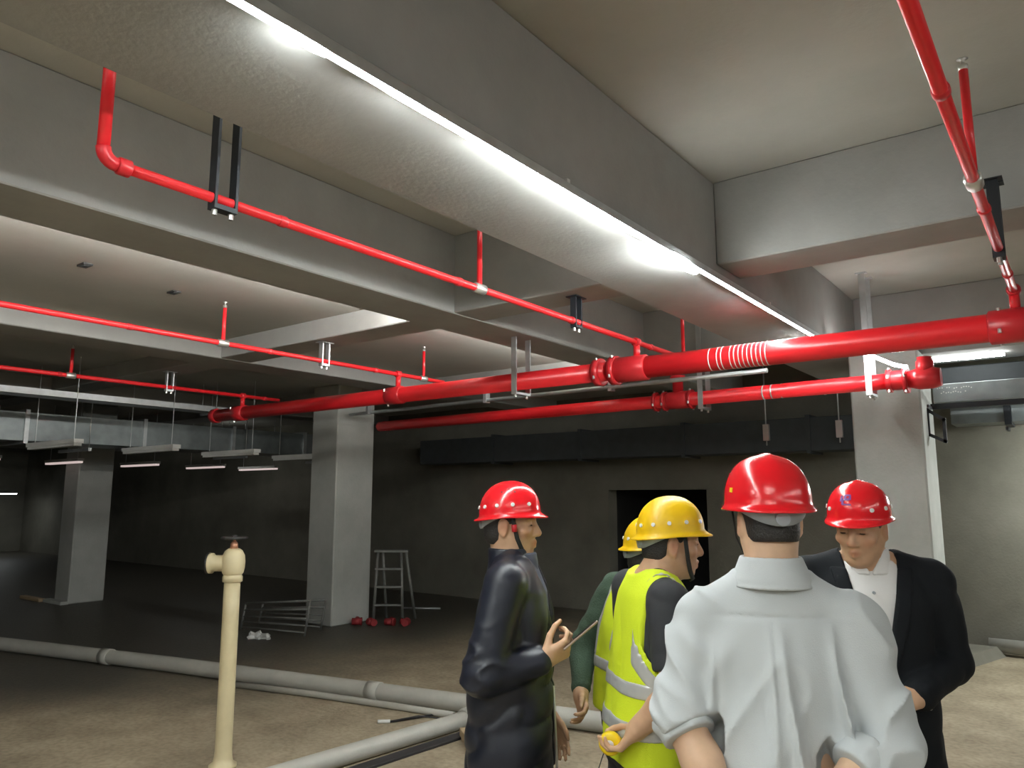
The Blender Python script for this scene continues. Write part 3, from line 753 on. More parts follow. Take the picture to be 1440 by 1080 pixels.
_rng = np.random.RandomState(11)
_LAT = _rng.rand(32, 32, 32).astype(np.float32)
def vnoise(x, y, z):
    xi = np.floor(x).astype(np.int32); yi = np.floor(y).astype(np.int32); zi = np.floor(z).astype(np.int32)
    fx = x - xi; fy = y - yi; fz = z - zi
    fx = fx * fx * (3 - 2 * fx); fy = fy * fy * (3 - 2 * fy); fz = fz * fz * (3 - 2 * fz)
    g = lambda a, b, c: _LAT[(xi + a) & 31, (yi + b) & 31, (zi + c) & 31]
    l = lambda a, b, t: a + (b - a) * t
    return l(l(l(g(0, 0, 0), g(1, 0, 0), fx), l(g(0, 1, 0), g(1, 1, 0), fx), fy), l(l(g(0, 0, 1), g(1, 0, 1), fx), l(g(0, 1, 1), g(1, 1, 1), fx), fy), fz)
def ridge(x, y, z):
    n = vnoise(x, y, z) * 2 - 1
    return (1 - np.abs(n)) ** 2.6

class Field:
    def __init__(s, lo, hi, h):
        s.h = h; s.lo = np.array(lo, np.float32)
        n = np.ceil((np.array(hi) - np.array(lo)) / h).astype(int) + 1
        s.ax = [(lo[i] + h * np.arange(n[i])).astype(np.float32) for i in range(3)]
        s.n = n
        s.D = np.full(tuple(n), 0.3, np.float32)
    def sl(s, lo, hi):
        out = []
        for i in range(3):
            a = int(np.clip(math.floor((lo[i] - s.lo[i]) / s.h), 0, s.n[i]))
            b = int(np.clip(math.ceil((hi[i] - s.lo[i]) / s.h) + 1, 0, s.n[i]))
            out.append(slice(a, b))
        return tuple(out)
    def xyz(s, sl=None):
        sl = sl or (slice(None),) * 3
        return s.ax[0][sl[0]][:, None, None], s.ax[1][sl[1]][None, :, None], s.ax[2][sl[2]][None, None, :]
    def put(s, sl, d, k, op='add'):
        if op == 'add': s.D[sl] = smin(s.D[sl], d, k)
        elif op == 'sub': s.D[sl] = smax(s.D[sl], -d, k)
    def cone(s, a, b, ra, rb, k=.02, op='add', disp=None):
        a = np.array(a, np.float32); b = np.array(b, np.float32); m = max(ra, rb) + max(k, .0) + .03
        sl = s.sl(np.minimum(a, b) - m, np.maximum(a, b) + m)
        x, y, z = s.xyz(sl)
        ba = b - a; L2 = max(1e-9, float(ba @ ba))
        t = np.clip(((x - a[0]) * ba[0] + (y - a[1]) * ba[1] + (z - a[2]) * ba[2]) / L2, 0, 1)
        d = np.sqrt((x - a[0] - t * ba[0]) ** 2 + (y - a[1] - t * ba[1]) ** 2 + (z - a[2] - t * ba[2]) ** 2) - (ra + (rb - ra) * t)
        if disp is not None: d = d + disp(x, y, z, t)
        s.put(sl, d, k, op)
    def chain(s, pts, rads, k=.02, disp=None):
        for i in range(len(pts) - 1):
            s.cone(pts[i], pts[i + 1], rads[i], rads[i + 1], k, disp=disp)
    def ell(s, c, r, Rm=None, k=.02, op='add'):
        c = np.array(c, np.float32); m = max(r) + k + .03
        sl = s.sl(c - m, c + m); x, y, z = s.xyz(sl)
        x = x - c[0]; y = y - c[1]; z = z - c[2]
        if Rm is not None:
            Q = np.array(Rm)     # columns: local axes in grid space
            x, y, z = (Q[0, 0] * x + Q[1, 0] * y + Q[2, 0] * z, Q[0, 1] * x + Q[1, 1] * y + Q[2, 1] * z, Q[0, 2] * x + Q[1, 2] * y + Q[2, 2] * z)
        k0 = np.sqrt((x / r[0]) ** 2 + (y / r[1]) ** 2 + (z / r[2]) ** 2)
        k1 = np.sqrt((x / r[0] ** 2) ** 2 + (y / r[1] ** 2) ** 2 + (z / r[2] ** 2) ** 2)
        d = k0 * (k0 - 1) / np.maximum(k1, 1e-6)
        s.put(sl, d, k, op)
    def torso(s, prof, k=.03, p=2.4, disp=None):
        """prof rows: z, halfwidth, depth_front, depth_back, cx, cy"""
        P = np.array(prof, np.float32)
        zz = s.ax[2]
        # smooth (catmull) resampling
        zf = np.linspace(P[0, 0], P[-1, 0], 120)
        cols = []
        for c in range(1, 6):
            v = np.interp(zf, P[:, 0], P[:, c]); ker = np.array([1, 2, 3, 2, 1.]) / 9
            vp = np.pad(v, 2, mode='edge'); v = np.convolve(vp, ker, 'valid')
            vp = np.pad(v, 2, mode='edge'); v = np.convolve(vp, ker, 'valid')
            cols.append(np.interp(zz, zf, v).astype(np.float32)[None, None, :])
        w, df, db, cx, cy = cols
        x, y, z = s.xyz()
        dy = y - cy
        dd = np.where(dy > 0, df, db)
        rr = (np.abs((x - cx) / w) ** p + np.abs(dy / dd) ** p) ** (1 / p)
        d = (rr - 1) * np.minimum(w, np.minimum(df, db)) * 0.9
        d = np.maximum(d, np.maximum(P[0, 0] - z, z - P[-1, 0]))
        if disp is not None: d = d + disp(x, y, z)
        s.D = smin(s.D, d, k)

def polygonise(D, lo, h):
    n = np.array(D.shape)
    ins = D < 0
    c = np.zeros(n - 1, np.int8)
    for i in (0, 1):
        for j in (0, 1):
            for k in (0, 1):
                c += ins[i:n[0] - 1 + i, j:n[1] - 1 + j, k:n[2] - 1 + k]
    act = (c > 0) & (c < 8)
    idx = np.argwhere(act)
    vid = np.full(n - 1, -1, np.int64); vid[act] = np.arange(len(idx))
    corners = np.array([(i, j, k) for i in (0, 1) for j in (0, 1) for k in (0, 1)])
    val = np.stack([D[idx[:, 0] + a, idx[:, 1] + b, idx[:, 2] + e] for a, b, e in corners], 1)
    acc = np.zeros((len(idx), 3)); cnt = np.zeros(len(idx))
    for p in range(8):
        for q in range(p + 1, 8):
            if np.abs(corners[p] - corners[q]).sum() != 1: continue
            va, vb = val[:, p], val[:, q]
            m = (va < 0) != (vb < 0)
            t = np.where(m, va / np.where(m, va - vb, 1), 0)
            acc += np.where(m[:, None], corners[p] + t[:, None] * (corners[q] - corners[p]), 0); cnt += m
    V = (idx + acc / cnt[:, None]) * h + lo
    F = []
    for ax in range(3):
        o1, o2 = (ax + 1) % 3, (ax + 2) % 3
        s0 = [slice(None)] * 3; s1 = [slice(None)] * 3
        s0[ax] = slice(0, -1); s1[ax] = slice(1, None)
        a, b = ins[tuple(s0)], ins[tuple(s1)]
        e = np.argwhere(a != b)
        e = e[(e[:, o1] > 0) & (e[:, o2] > 0) & (e[:, o1] < n[o1] - 1) & (e[:, o2] < n[o2] - 1)]
        fl = a[e[:, 0], e[:, 1], e[:, 2]]
        def cell(d1, d2):
            q = e.copy(); q[:, o1] -= d1; q[:, o2] -= d2
            return vid[q[:, 0], q[:, 1], q[:, 2]]
        q = np.stack([cell(1, 1), cell(0, 1), cell(0, 0), cell(1, 0)], 1)
        q[~fl] = q[~fl][:, ::-1]
        F.append(q)
    F = np.concatenate(F)
    F = F[(F >= 0).all(1)]
    return V.astype(np.float32), F

def sdf_object(name, D, fld, mat, parent=None, tint=None, relax=1):
    V, F = polygonise(D, fld.lo, fld.h)
    for _ in range(relax):
        acc = np.zeros_like(V); cnt = np.zeros(len(V), np.float32)
        for a, b in ((0, 1), (1, 2), (2, 3), (3, 0)):
            np.add.at(acc, F[:, a], V[F[:, b]]); np.add.at(cnt, F[:, a], 1)
            np.add.at(acc, F[:, b], V[F[:, a]]); np.add.at(cnt, F[:, b], 1)
        V = V * .5 + .5 * acc / np.maximum(cnt, 1)[:, None]
    me = bpy.data.meshes.new(name)
    me.vertices.add(len(V)); me.vertices.foreach_set('co', V.ravel())
    me.loops.add(F.size); me.loops.foreach_set('vertex_index', F.ravel().astype(np.int32))
    me.polygons.add(len(F)); me.polygons.foreach_set('loop_start', np.arange(0, F.size, 4, dtype=np.int32))
    me.polygons.foreach_set('loop_total', np.full(len(F), 4, np.int32))
    me.polygons.foreach_set('use_smooth', np.ones(len(F), bool))
    me.update(calc_edges=True); me.validate()
    if tint is not None:
        col = np.ones((len(V), 4), np.float32); col[:, :3] = tint(V)
        at = me.attributes.new('tint', 'FLOAT_COLOR', 'POINT'); at.data.foreach_set('color', col.ravel())
    me.materials.append(M[mat])
    o = bpy.data.objects.new(name, me); COL.objects.link(o)
    if parent: o.parent = parent
    return o

def rot(yaw=0, pitch=0, roll=0):
    """yaw + = turn to the person's left, pitch + = look up, roll + = tilt to own right"""
    return np.array((Matrix.Rotation(R(yaw), 3, 'Z') @ Matrix.Rotation(R(pitch), 3, 'X') @ Matrix.Rotation(R(roll), 3, 'Y')))

class Head:
    def __init__(s, c, Rm, sc=1.0): s.c = np.array(c, float); s.R = Rm; s.s = sc
    def p(s, x, y, z): return s.c + s.R @ (np.array((x, y, z)) * s.s)
    def inv(s, V): return ((V - s.c) @ s.R) / s.s

def build_head(f, H, neck_base, nr=(.056, .062)):
    q, S = H.p, H.s
    e = lambda c, r, k=.02, op='add': f.ell(q(*c), [v * S for v in r], H.R, k, op)
    cn = lambda a, b, ra, rb, k=.012, op='add': f.cone(q(*a), q(*b), ra * S, rb * S, k, op)
    e((0, -.012, .045), (.077, .097, .085))
    e((0, .022, -.03), (.062, .074, .088), .03)
    cn((0, .01, -.06), (0, .066, -.098), .050, .023, .03)
    for sx in (-1, 1):
        cn((sx * .05, -.0, -.05), (sx * .022, .06, -.095), .022, .018, .02)          # jaw line
        e((sx * .045, .062, -.022), (.022, .02, .018), .018)                           # cheekbone
        cn((sx * .012, .088, .024), (sx * .046, .074, .024), .009, .008, .012)         # brow
        e((sx * .031, .094, .006), (.018, .012, .012), .012, 'sub')                    # eye socket
        e((sx * .031, .0755, .004), (.0165, .0145, .0135), .003)                       # lids
        e((sx * .0125, .097, -.034), (.0085, .011, .0085), .006)                       # nostril wings
        e((sx * .076, -.012, -.008), (.009, .021, .034), .008)                         # ear
        e((sx * .086, -.006, -.002), (.007, .011, .019), .004, 'sub')
        e((sx * .079, -.008, -.036), (.007, .009, .010), .006)                         # lobe
    cn((0, .088, .018), (0, .110, -.026), .0085, .0125, .010)                          # nose
    e((0, .107, -.031), (.012, .011, .010), .006)
    cn((-.019, .086, -.063), (0, .097, -.0595), .006, .0075, .006)
    cn((.019, .086, -.063), (0, .097, -.0595), .006, .0075, .006)
    cn((-.016, .085, -.0735), (0, .094, -.0755), .0065, .0085, .005)
    cn((.016, .085, -.0735), (0, .094, -.0755), .0065, .0085, .005)
    f.cone(q(0, -.022, -.045), neck_base, nr[0] * S, nr[1], .03)
    f.cone(q(0, .015, -.085), np.array(neck_base) + np.array((0, .03, 0)), .036 * S, .04, .03)

def head_tint(H):
    def fn(V):
        L = H.inv(V); t = np.ones((len(V), 3), np.float32)
        def blob(c, r, col):
            d = np.sqrt((((L - np.array(c)) / np.array(r)) ** 2).sum(1)); w = np.clip(1.4 - d, 0, 1)[:, None]
            t[:] = t * (1 - w) + t * np.array(col) * w
        blob((0, .1, -.066), (.022, .02, .012), (.86, .62, .6))
        for sx in (-1, 1):
            blob((sx * .031, .092, .001), (.019, .02, .0035), (.30, .25, .24))
            blob((sx * .032, .09, .031), (.02, .02, .0055), (.25, .22, .2))
            blob((sx * .085, -.01, -.008), (.014, .022, .03), (.95, .78, .74))
            blob((sx * .05, .075, -.03), (.025, .03, .02), (1.04, .9, .88))
        blob((0, .115, -.03), (.016, .014, .014), (1.02, .86, .84))
        return t
    return fn

def hand(f, wrist, fwd, palm, side, curl=(.35, .5, .4), spread=.0, thumb=(.5, .35), sc=1.0, k=.006):
    """side: +1 right hand. fwd = wrist to knuckles, palm = palm normal. thumb = (outward, toward palm)"""
    fw = np.array(fwd, float); fw /= np.linalg.norm(fw)
    pn = np.array(palm, float); pn -= fw * (pn @ fw); pn /= np.linalg.norm(pn)
    # thumb side: for a right hand with fingers forward and palm down the thumb points left
    th = np.cross(fw, pn) * side
    w = np.array(wrist, float)
    P = lambda a, b, c: w + (fw * a + th * b + pn * c) * sc
    f.cone(P(-.02, 0, 0), P(.02, 0, 0), .026 * sc, .027 * sc, .02)
    roots = [(.088, .031), (.092, .011), (.088, -.010), (.078, -.030)]
    lens = [(.040, .025, .021), (.044, .029, .022), (.041, .026, .022), (.032, .020, .019)]
    for i, ((a, b), ln) in enumerate(zip(roots, lens)):
        f.cone(P(.012, b * .65, 0), P(a, b, 0), .0165 * sc, .0125 * sc, .012)
        ang = 0; p = (a, b, 0.0)
        cu = curl[i] if isinstance(curl[0], (list, tuple)) else curl
        for j in range(3):
            ang += cu[j]
            sp = spread * (1.5 - i) * .3
            nx = (p[0] + ln[j] * math.cos(ang), p[1] + ln[j] * sp, p[2] + ln[j] * math.sin(ang))
            ra, rb = (.0098, .0090, .0083, .0072)[j], (.0098, .0090, .0083, .0072)[j + 1]
            f.cone(P(*p), P(*nx), ra * sc, rb * sc, .003 if j else .005); p = nx
    t0 = (.018, .026, .006); o, q = thumb
    t1 = (.018 + .038, .026 + .034 * o * 1.4, .006 + .03 * q)
    t2 = (t1[0] + .032, t1[1] + .012 * o, t1[2] + .020 * q)
    t3 = (t2[0] + .026, t2[1] - .004, t2[2] + .012 * q)
    f.cone(P(*t0), P(*t1), .017 * sc, .0125 * sc, .010); f.cone(P(*t1), P(*t2), .0122 * sc, .0105 * sc, .004); f.cone(P(*t2), P(*t3), .0105 * sc, .0082 * sc, .003)
    return P

# ---- hard hats: a swept shell with peak, ridge, rivets, band and chin strap
def hard_hat(label, mat, H, group, strap=True, straptone='strap', clip=False, rivets=True, tilt=4, emblem=None, sc=1.0, vents=False, spots=False):
    t = thing('hard_hat', label, 'hard hat', (0, 0, 0), group)
    Rm = H.R @ rot(0, tilt, 0)
    O = H.p(0, -.004, .047)
    def W(p): return tuple(O + Rm @ (np.array(p) * sc * H.s))
    n, m = 56, 18
    A, B, Hh = .109, .128, .122        # half width, half length, height of the dome
    def dome(th, ph, off=0.0):         # ph 0 apex .. 1 rim
        a = ph * math.pi / 2
        rr = math.sin(a) ** .82; zz = math.cos(a) ** .92
        cx, sy = math.cos(th), math.sin(th)
        x = (A + off) * rr * math.copysign(abs(cx) ** .94, cx); y = (B + off) * rr * math.copysign(abs(sy) ** .94, sy)
        drop = .010 * max(0, -sy) * ph
        z = (Hh + off) * zz - drop
        ridge_ = .006 * math.exp(-(x / .016) ** 2) * max(0, 1 - ph * .9)
        return (x, y, z + ridge_)
    vs = []; fs = []
    rows = [[dome(2 * math.pi * j / n, (i + .02) / (m + .02)) for j in range(n)] for i in range(m + 1)]
    def brim(j, out, dz):
        th = 2 * math.pi * j / n; x, y, z = rows[m][j]; sy = math.sin(th); cx = math.cos(th)
        peak = .010 + .020 * max(0, sy) ** 2.2 + .012 * max(0, -sy) ** 2
        return (x + cx * peak * out * .75, y + sy * peak * out, z + dz - .010 * out * max(0, sy) ** 2 * .6 - .004 * out)
    rows.append([brim(j, .15, -.006) for j in range(n)])
    rows.append([brim(j, .6, -.011) for j in range(n)])
    rows.append([brim(j, 1.0, -.013) for j in range(n)])
    rows.append([brim(j, 1.03, -.017) for j in range(n)])
    rows.append([brim(j, .98, -.019) for j in range(n)])
    rows.append([brim(j, .3, -.014) for j in range(n)])
    inner = [[dome(2 * math.pi * j / n, (i + .02) / (m + .02), -.004) for j in range(n)] for i in range(m, -1, -3)]
    rows += inner
    for rw in rows: vs += [W(p) for p in rw]
    for i in range(len(rows) - 1):
        for j in range(n):
            fs.append((i * n + j, i * n + (j + 1) % n, (i + 1) * n + (j + 1) % n, (i + 1) * n + j))
    fs.append(tuple(range(n))); fs.append(tuple((len(rows) - 1) * n + j for j in range(n - 1, -1, -1)))
    shell = MB().add(vs, fs).obj('shell', mat, t, True)
    def onshell(th_deg, ph, off):
        return W(dome(R(th_deg), ph, off))
    if rivets:
        for th in (15, 48, -12, -40, 132, 165, 192, 220, 250, 290):
            p0 = onshell(th, .86, -.003); p1 = onshell(th, .86, .004)
            MB().tube([p0, p1], .0072, 10).obj('rivet', 'white', shell, True)
    if vents:
        for th, ph in ((-6, .55), (8, .47), (22, .56), (174, .55), (188, .47)):
            MB().tube([onshell(th, ph, -.003), onshell(th, ph, .0012)], .0028, 8).obj('vent_hole', 'rubber', shell, True)
    if emblem:
        for (dx, dz, w_, h_) in emblem[1]:
            th0, ph0 = emblem[0]
            q = [onshell(th0 + dx + sx * w_, ph0 + dz + sz * h_, o_) for o_ in (.0004, .002) for sx, sz in ((-1, -1), (1, -1), (1, 1), (-1, 1))]
            MB().add(q, [(3, 2, 1, 0), (4, 5, 6, 7), (0, 1, 5, 4), (1, 2, 6, 5), (2, 3, 7, 6), (3, 0, 4, 7)]).obj('printed_emblem', emblem[2], shell)
    # head band, lower at the nape
    ring_o = []; nb = 40; vb = []; fb = []
    for j in range(nb):
        th = 2 * math.pi * j / nb; sy = math.sin(th); cx = math.cos(th)
        back = max(0, -sy) ** 1.5
        for (r_, z_) in ((1.0, .004), (1.0, -.020 - .045 * back), (.955, -.020 - .045 * back), (.955, .004)):
            vb.append(W((.0895 * cx * r_, .113 * sy * r_ - .006, z_)))
    for j in range(nb):
        for k in range(4):
            fb.append((j * 4 + k, ((j + 1) % nb) * 4 + k, ((j + 1) % nb) * 4 + (k + 1) % 4, j * 4 + (k + 1) % 4))
    MB().add(vb, fb).obj('head_band', 'band', t, True)
    MB().tube([W((0, -.112, -.044)), W((0, -.128, -.046))], .018, 14).obj('ratchet_knob', 'band', t, True)
    if strap:
        c = H.p
        for sx in (-1, 1):
            pts = [c(sx * .086, .025, .035), c(sx * .080, .032, .0), c(sx * .073, .042, -.045), c(sx * .052, .058, -.088), c(sx * .02, .078, -.118), c(0, .08, -.124)]
            dirs = [np.array(pts[min(i + 1, 5)]) - np.array(pts[max(i - 1, 0)]) for i in range(6)]
            vv = []; ff = []
            for p, d in zip(pts, dirs):
                o_ = np.array(p) - H.c; o_ /= np.linalg.norm(o_); d = d / np.linalg.norm(d); wv = np.cross(d, o_); wv /= np.linalg.norm(wv)
                for a_, b_ in ((-1, 0), (1, 0), (1, 1), (-1, 1)):
                    vv.append(np.array(p) + wv * a_ * .008 + o_ * (.001 + b_ * .003))
            for i in range(5):
                for k in range(4): ff.append((i * 4 + k, i * 4 + (k + 1) % 4, i * 4 + 4 + (k + 1) % 4, i * 4 + 4 + k))
            ff += [(3, 2, 1, 0), (20, 21, 22, 23)]
            MB().add(vv, ff).obj('chin_strap', straptone, t, True)
            if clip:
                MB().tube([c(sx * .082, .031, .004), c(sx * .080, .034, -.022)], .0105, 10).obj('strap_slider', 'redclip', t, True)
    return t

def place(objs, loc, rz):
    Mw = Matrix.Translation(loc) @ Matrix.Rotation(rz, 4, 'Z')
    for o in objs:
        o.matrix_world = Mw

def eyes(H, parent):
    for sx in (-1, 1):
        bm = bmesh.new(); bmesh.ops.create_uvsphere(bm, u_segments=14, v_segments=10, radius=.0128 * H.s)
        me = bpy.data.meshes.new('eye'); bm.to_mesh(me); bm.free(); me.materials.append(M['iris'])
        for p in me.polygons: p.use_smooth = True
        o = bpy.data.objects.new('eye', me); COL.objects.link(o); o.parent = parent; o.location = H.p(sx * .031, .0785, .0025)
        o.scale = (1, 1, .32); o.rotation_euler = Matrix(H.R.tolist()).to_euler()

def hair_obj(H, f0, parent, mat='hair', low=-.075):
    f = Field(H.c - .16, H.c + .16, .005)
    f.ell(H.p(0, -.014, .042), [.081 * H.s, .101 * H.s, .088 * H.s], H.R, .0)
    f.ell(H.p(0, -.035, -.03), [.068 * H.s, .068 * H.s, .07 * H.s], H.R, .02)
    x, y, z = f.xyz(); g = [np.broadcast_to(a, f.D.shape) for a in (x, y, z)]
    P = (np.stack(g, -1) - H.c) @ H.R / H.s
    lx, ly, lz = P[..., 0], P[..., 1], P[..., 2]
    # keep the scalp: behind the ear line low down, hairline across the forehead higher up
    line = np.where(lz > .02, .07 - .35 * np.maximum(0, .075 - lz), -.02 + .9 * (lz - .0))
    keep = np.maximum(ly - np.where(lz > .03, .055, np.where(lz > -.015, .028, -.028)), low - lz + np.maximum(0, ly + .05) * .9)
    return sdf_object('hair', np.maximum(f.D, keep * .8).astype(np.float32), f, mat, parent)

def legs_and_trousers(root, s, tr_mat, hipw=.095, stance=.11, loose=.0):
    f = Field((-.33, -.28, .02), (.33, .3, 1.0 * s), .010)
    for sx in (-1, 1):
        hip = (sx * hipw, 0, .86 * s); kn = (sx * (stance + .005), .02, .48 * s); an = (sx * (stance + .01), -.01, .085)
        dz = lambda x, y, z, t: .006 * np.sin(z * 70 + x * 25) * np.exp(-((z - .14) / .1) ** 2) + .004 * np.sin(z * 60 + y * 30) * np.exp(-((z - .48) / .1) ** 2)
        f.cone(hip, kn, .090 + loose, .074 + loose, .03, disp=dz); f.cone(kn, an, .074 + loose, .060 + loose, .03, disp=dz)
    f.torso([(.80 * s, .165, .11, .104, 0, 0), (.90 * s, .175, .11, .105, 0, 0), (1.0 * s, .16, .105, .092, 0, 0)], .04)
    x, y, z = f.xyz()
    sdf_object('trousers', np.maximum(f.D, .06 - z), f, tr_mat, root)
    for sx in (-1, 1):
        g = Field((sx * (stance + .01) - .09, -.16, -.03), (sx * (stance + .01) + .09, .25, .15), .007)
        cx = sx * (stance + .012)
        g.cone((cx, -.06, .04), (cx + sx * .012, .14, .032), .042, .040, .02); g.cone((cx + sx * .012, .14, .03), (cx + sx * .008, .18, .028), .038, .03, .02)
        g.cone((cx, -.035, .05), (cx, -.03, .10), .042, .045, .02)
        x, y, z = g.xyz()
        sdf_object('shoe', np.maximum(g.D, -z), g, 'shoe', root)

def body_core(f, s, lean=0.0, drop=0.0):
    """bare torso and legs; arms and head are added by the caller"""
    f.torso([(.80 * s, .15, .095, .10, 0, 0), (.92 * s, .162, .10, .11, 0, 0), (1.05 * s, .142, .10, .095, 0, lean * .3), (1.22 * s, .155, .112, .10, 0, lean * .6), (1.33 * s, .165, .10, .095, 0, lean * .9), ((1.40 - drop) * s, .14, .075, .08, 0, lean), (1.45 * s, .07, .055, .06, 0, lean)], .03)
    for sx in (-1, 1):
        f.cone((sx * .05, lean - .01, (1.44 - drop) * s), (sx * .165, lean - .005, (1.385 - drop) * s), .045 - drop * .2, .048 - drop * .2, .03)
        hip = (sx * .09, 0, .84 * s); kn = (sx * .115, .02, .48 * s); an = (sx * .12, -.01, .085)
        f.cone(hip, kn, .085, .055, .03); f.cone(kn, an, .055, .038, .03); f.cone((an[0], -.03, .045), (an[0] + sx * .01, .15, .03), .034, .026, .02)

def arm(f, sh, el, wr, r=(.052, .043, .040, .028)):
    f.cone(sh, el, r[0], r[1], .02); f.cone(el, np.array(el) * .62 + np.array(wr) * .38, r[1] * .98, r[2] * 1.05, .02)
    f.cone(np.array(el) * .62 + np.array(wr) * .38, wr, r[2] * 1.05, r[3], .015)

def folds(amp, fx, fy, fz, off=0.0):
    return lambda x, y, z, t=None: amp * (ridge(x * fx + off, y * fy + 3.1 + off, z * fz + 7.7) - .4)

def person_root(fld, mat, label, H):
    o = sdf_object('person', fld.D, fld, mat, None, head_tint(H))
    tag(o, label, 'person', 'men in hard hats talking')
    return o

# ================================================================== the man with the phone (left)
def man_phone():
    s = 1.0; lean = .02
    H = Head((0, -.004, 1.575), rot(-4, -2, 0))
    f = Field((-.38, -.28, -.01), (.38, .48, 1.74), .0055)
    body_core(f, s, lean)
    shR, elR, wrR = (.19, .005, 1.375), (.245, -.065, 1.075), (.165, .14, 1.115)
    shL, elL, wrL = (-.19, .005, 1.375), (-.25, .0, 1.08), (-.205, .11, .84)
    arm(f, shR, elR, wrR); arm(f, shL, elL, wrL)
    hand(f, wrR, (-.18, .78, .42), (-.72, -.3, .55), 1, curl=((.75, .95, .6), (.8, 1.0, .6), (.85, 1.0, .7), (.9, 1.0, .7)), thumb=(.5, 1.1))
    hand(f, wrL, (.03, .45, -.9), (.85, -.2, 0), -1, curl=(.3, .35, .25), thumb=(.4, .3))
    build_head(f, H, (0, -.012, 1.425))
    root = person_root(f, 'skin_tan', 'man in a dark navy jacket and red hard hat, holding a phone', H)
    hair_obj(H, f, root); eyes(H, root)
    legs_and_trousers(root, s, 'greytrouser')
    # polo shirt under the open jacket
    p = Field((-.24, -.2, .85), (.24, .26, 1.5), .008)
    p.torso([(.86, .172, .12, .11, 0, 0), (1.05, .165, .125, .115, 0, .005), (1.22, .175, .13, .11, 0, .012), (1.33, .18, .115, .10, 0, .018), (1.40, .15, .085, .085, 0, .02), (1.455, .078, .066, .066, 0, .02)], .02)
    sdf_object('polo_shirt', p.D, p, 'shirtblue', root)
    c = Field((-.1, -.1, 1.38), (.1, .14, 1.5), .005)
    c.torso([(1.40, .082, .082, .078, 0, .02), (1.44, .074, .078, .072, 0, .022), (1.472, .068, .07, .068, 0, .024)], .01)
    sdf_object('shirt_collar', c.D, c, 'shirtblue', root)
    # jacket
    h = .0065
    j = Field((-.42, -.3, .66), (.42, .46, 1.52), h)
    fold = lambda x, y, z, t=None: .011 * (ridge(x * 6 + z * 2.5, y * 7 + z * 5, z * 10 - y * 4) - .42) * np.clip((1.42 - z) * 5, 0, 1)
    j.torso([(.70, .226, .168, .158, 0, -.002), (.80, .226, .165, .160, 0, -.004), (.95, .215, .160, .154, 0, -.004), (1.10, .20, .155, .148, 0, .0), (1.25, .192, .145, .140, 0, .01), (1.34, .19, .122, .122, 0, .016), (1.41, .15, .092, .098, 0, .016), (1.455, .09, .078, .078, 0, .015)], .02, disp=lambda x, y, z: fold(x, y, z))
    def crease(el):
        def sf(x, y, z, t):
            e = np.sqrt((x - el[0]) ** 2 + (y - el[1]) ** 2 + (z - el[2]) ** 2)
            near = np.exp(-(e / .13) ** 2)
            w = ridge(x * 7 + 3, y * 9 + z * 13, z * 17 - y * 11)
            return -.005 * (ridge(x * 5 + 3, y * 6 + z * 3, z * 6 - y * 4) - .35) - .016 * (w - .35) * near
        return sf
    for sh, el, wr in ((shR, elR, wrR), (shL, elL, wrL)):
        sg = np.sign(sh[0])
        j.cone((sg * .06, .01, 1.435), (sg * .17, .005, 1.385), .055, .062, .03)
        w2 = np.array(wr) + (np.array(el) - np.array(wr)) * .10
        sf = crease(el)
        j.cone(sh, el, .076, .070, .025, disp=sf); j.cone(el, w2, .070, .047, .02, disp=sf)
        cuff = np.array(wr) + (np.array(el) - np.array(wr)) * .06
        j.cone(w2, cuff, .042, .040, .004)
    x, y, z = j.xyz()
    front = np.maximum(np.abs(x + .0) - (.016 + .10 * np.clip(z - 1.0, 0, .45) ** 1.2 * 1.35 + .035 * np.clip(1.0 - z, 0, .4)), -(y - .055))
    D = smax(j.D, -front, .006)
    D = np.maximum(D, np.maximum(.70 + .02 * np.abs(x) - z, z - 1.50))
    jk = sdf_object('jacket', D, j, 'navy', root)
    col = Field((-.13, -.12, 1.36), (.13, .16, 1.54), .0055)
    col.torso([(1.385, .105, .105, .10, 0, .004), (1.43, .088, .088, .088, 0, .0), (1.49, .078, .080, .082, 0, -.006)], .01)
    xx, yy, zz = col.xyz()
    inner = Field.__new__(Field); 
    hole = np.sqrt((xx / .072) ** 2 + ((yy + .004) / .074) ** 2) - 1
    Dc = np.maximum(col.D, -hole * .07); Dc = np.maximum(Dc, -np.maximum(np.abs(xx) - (.03 + .2 * (zz - 1.385)), -(yy - .02)))
    sdf_object('jacket_collar', Dc.astype(np.float32), col, 'navy', root)
    zp = MB().tube([(.034, .16, 1.0), (.03, .163, .9), (.036, .168, .8), (.045, .17, .72)], .004, 6).obj('zip', 'bolt', jk, True)
    hat = hard_hat('red hard hat with white rivets worn by the man holding the phone', 'hatred', H, 'hard hats', clip=True, tilt=4, vents=True, sc=.93)
    # phone in the right hand
    ph = thing('mobile_phone', 'mobile phone held up by the man in the navy jacket', 'phone', (0, 0, 0))
    b = MB().box(-.037, .037, -.078, .078, -.0042, .0042).obj('case', 'phoneback', ph, bevel=.003)
    MB().box(-.034, .034, -.073, .073, .0042, .0050).obj('screen', 'glass', ph)
    MB().box(-.028, -.01, .05, .068, -.0058, -.0042).obj('camera_bump', 'blackiron', ph)
    return root, hat, ph

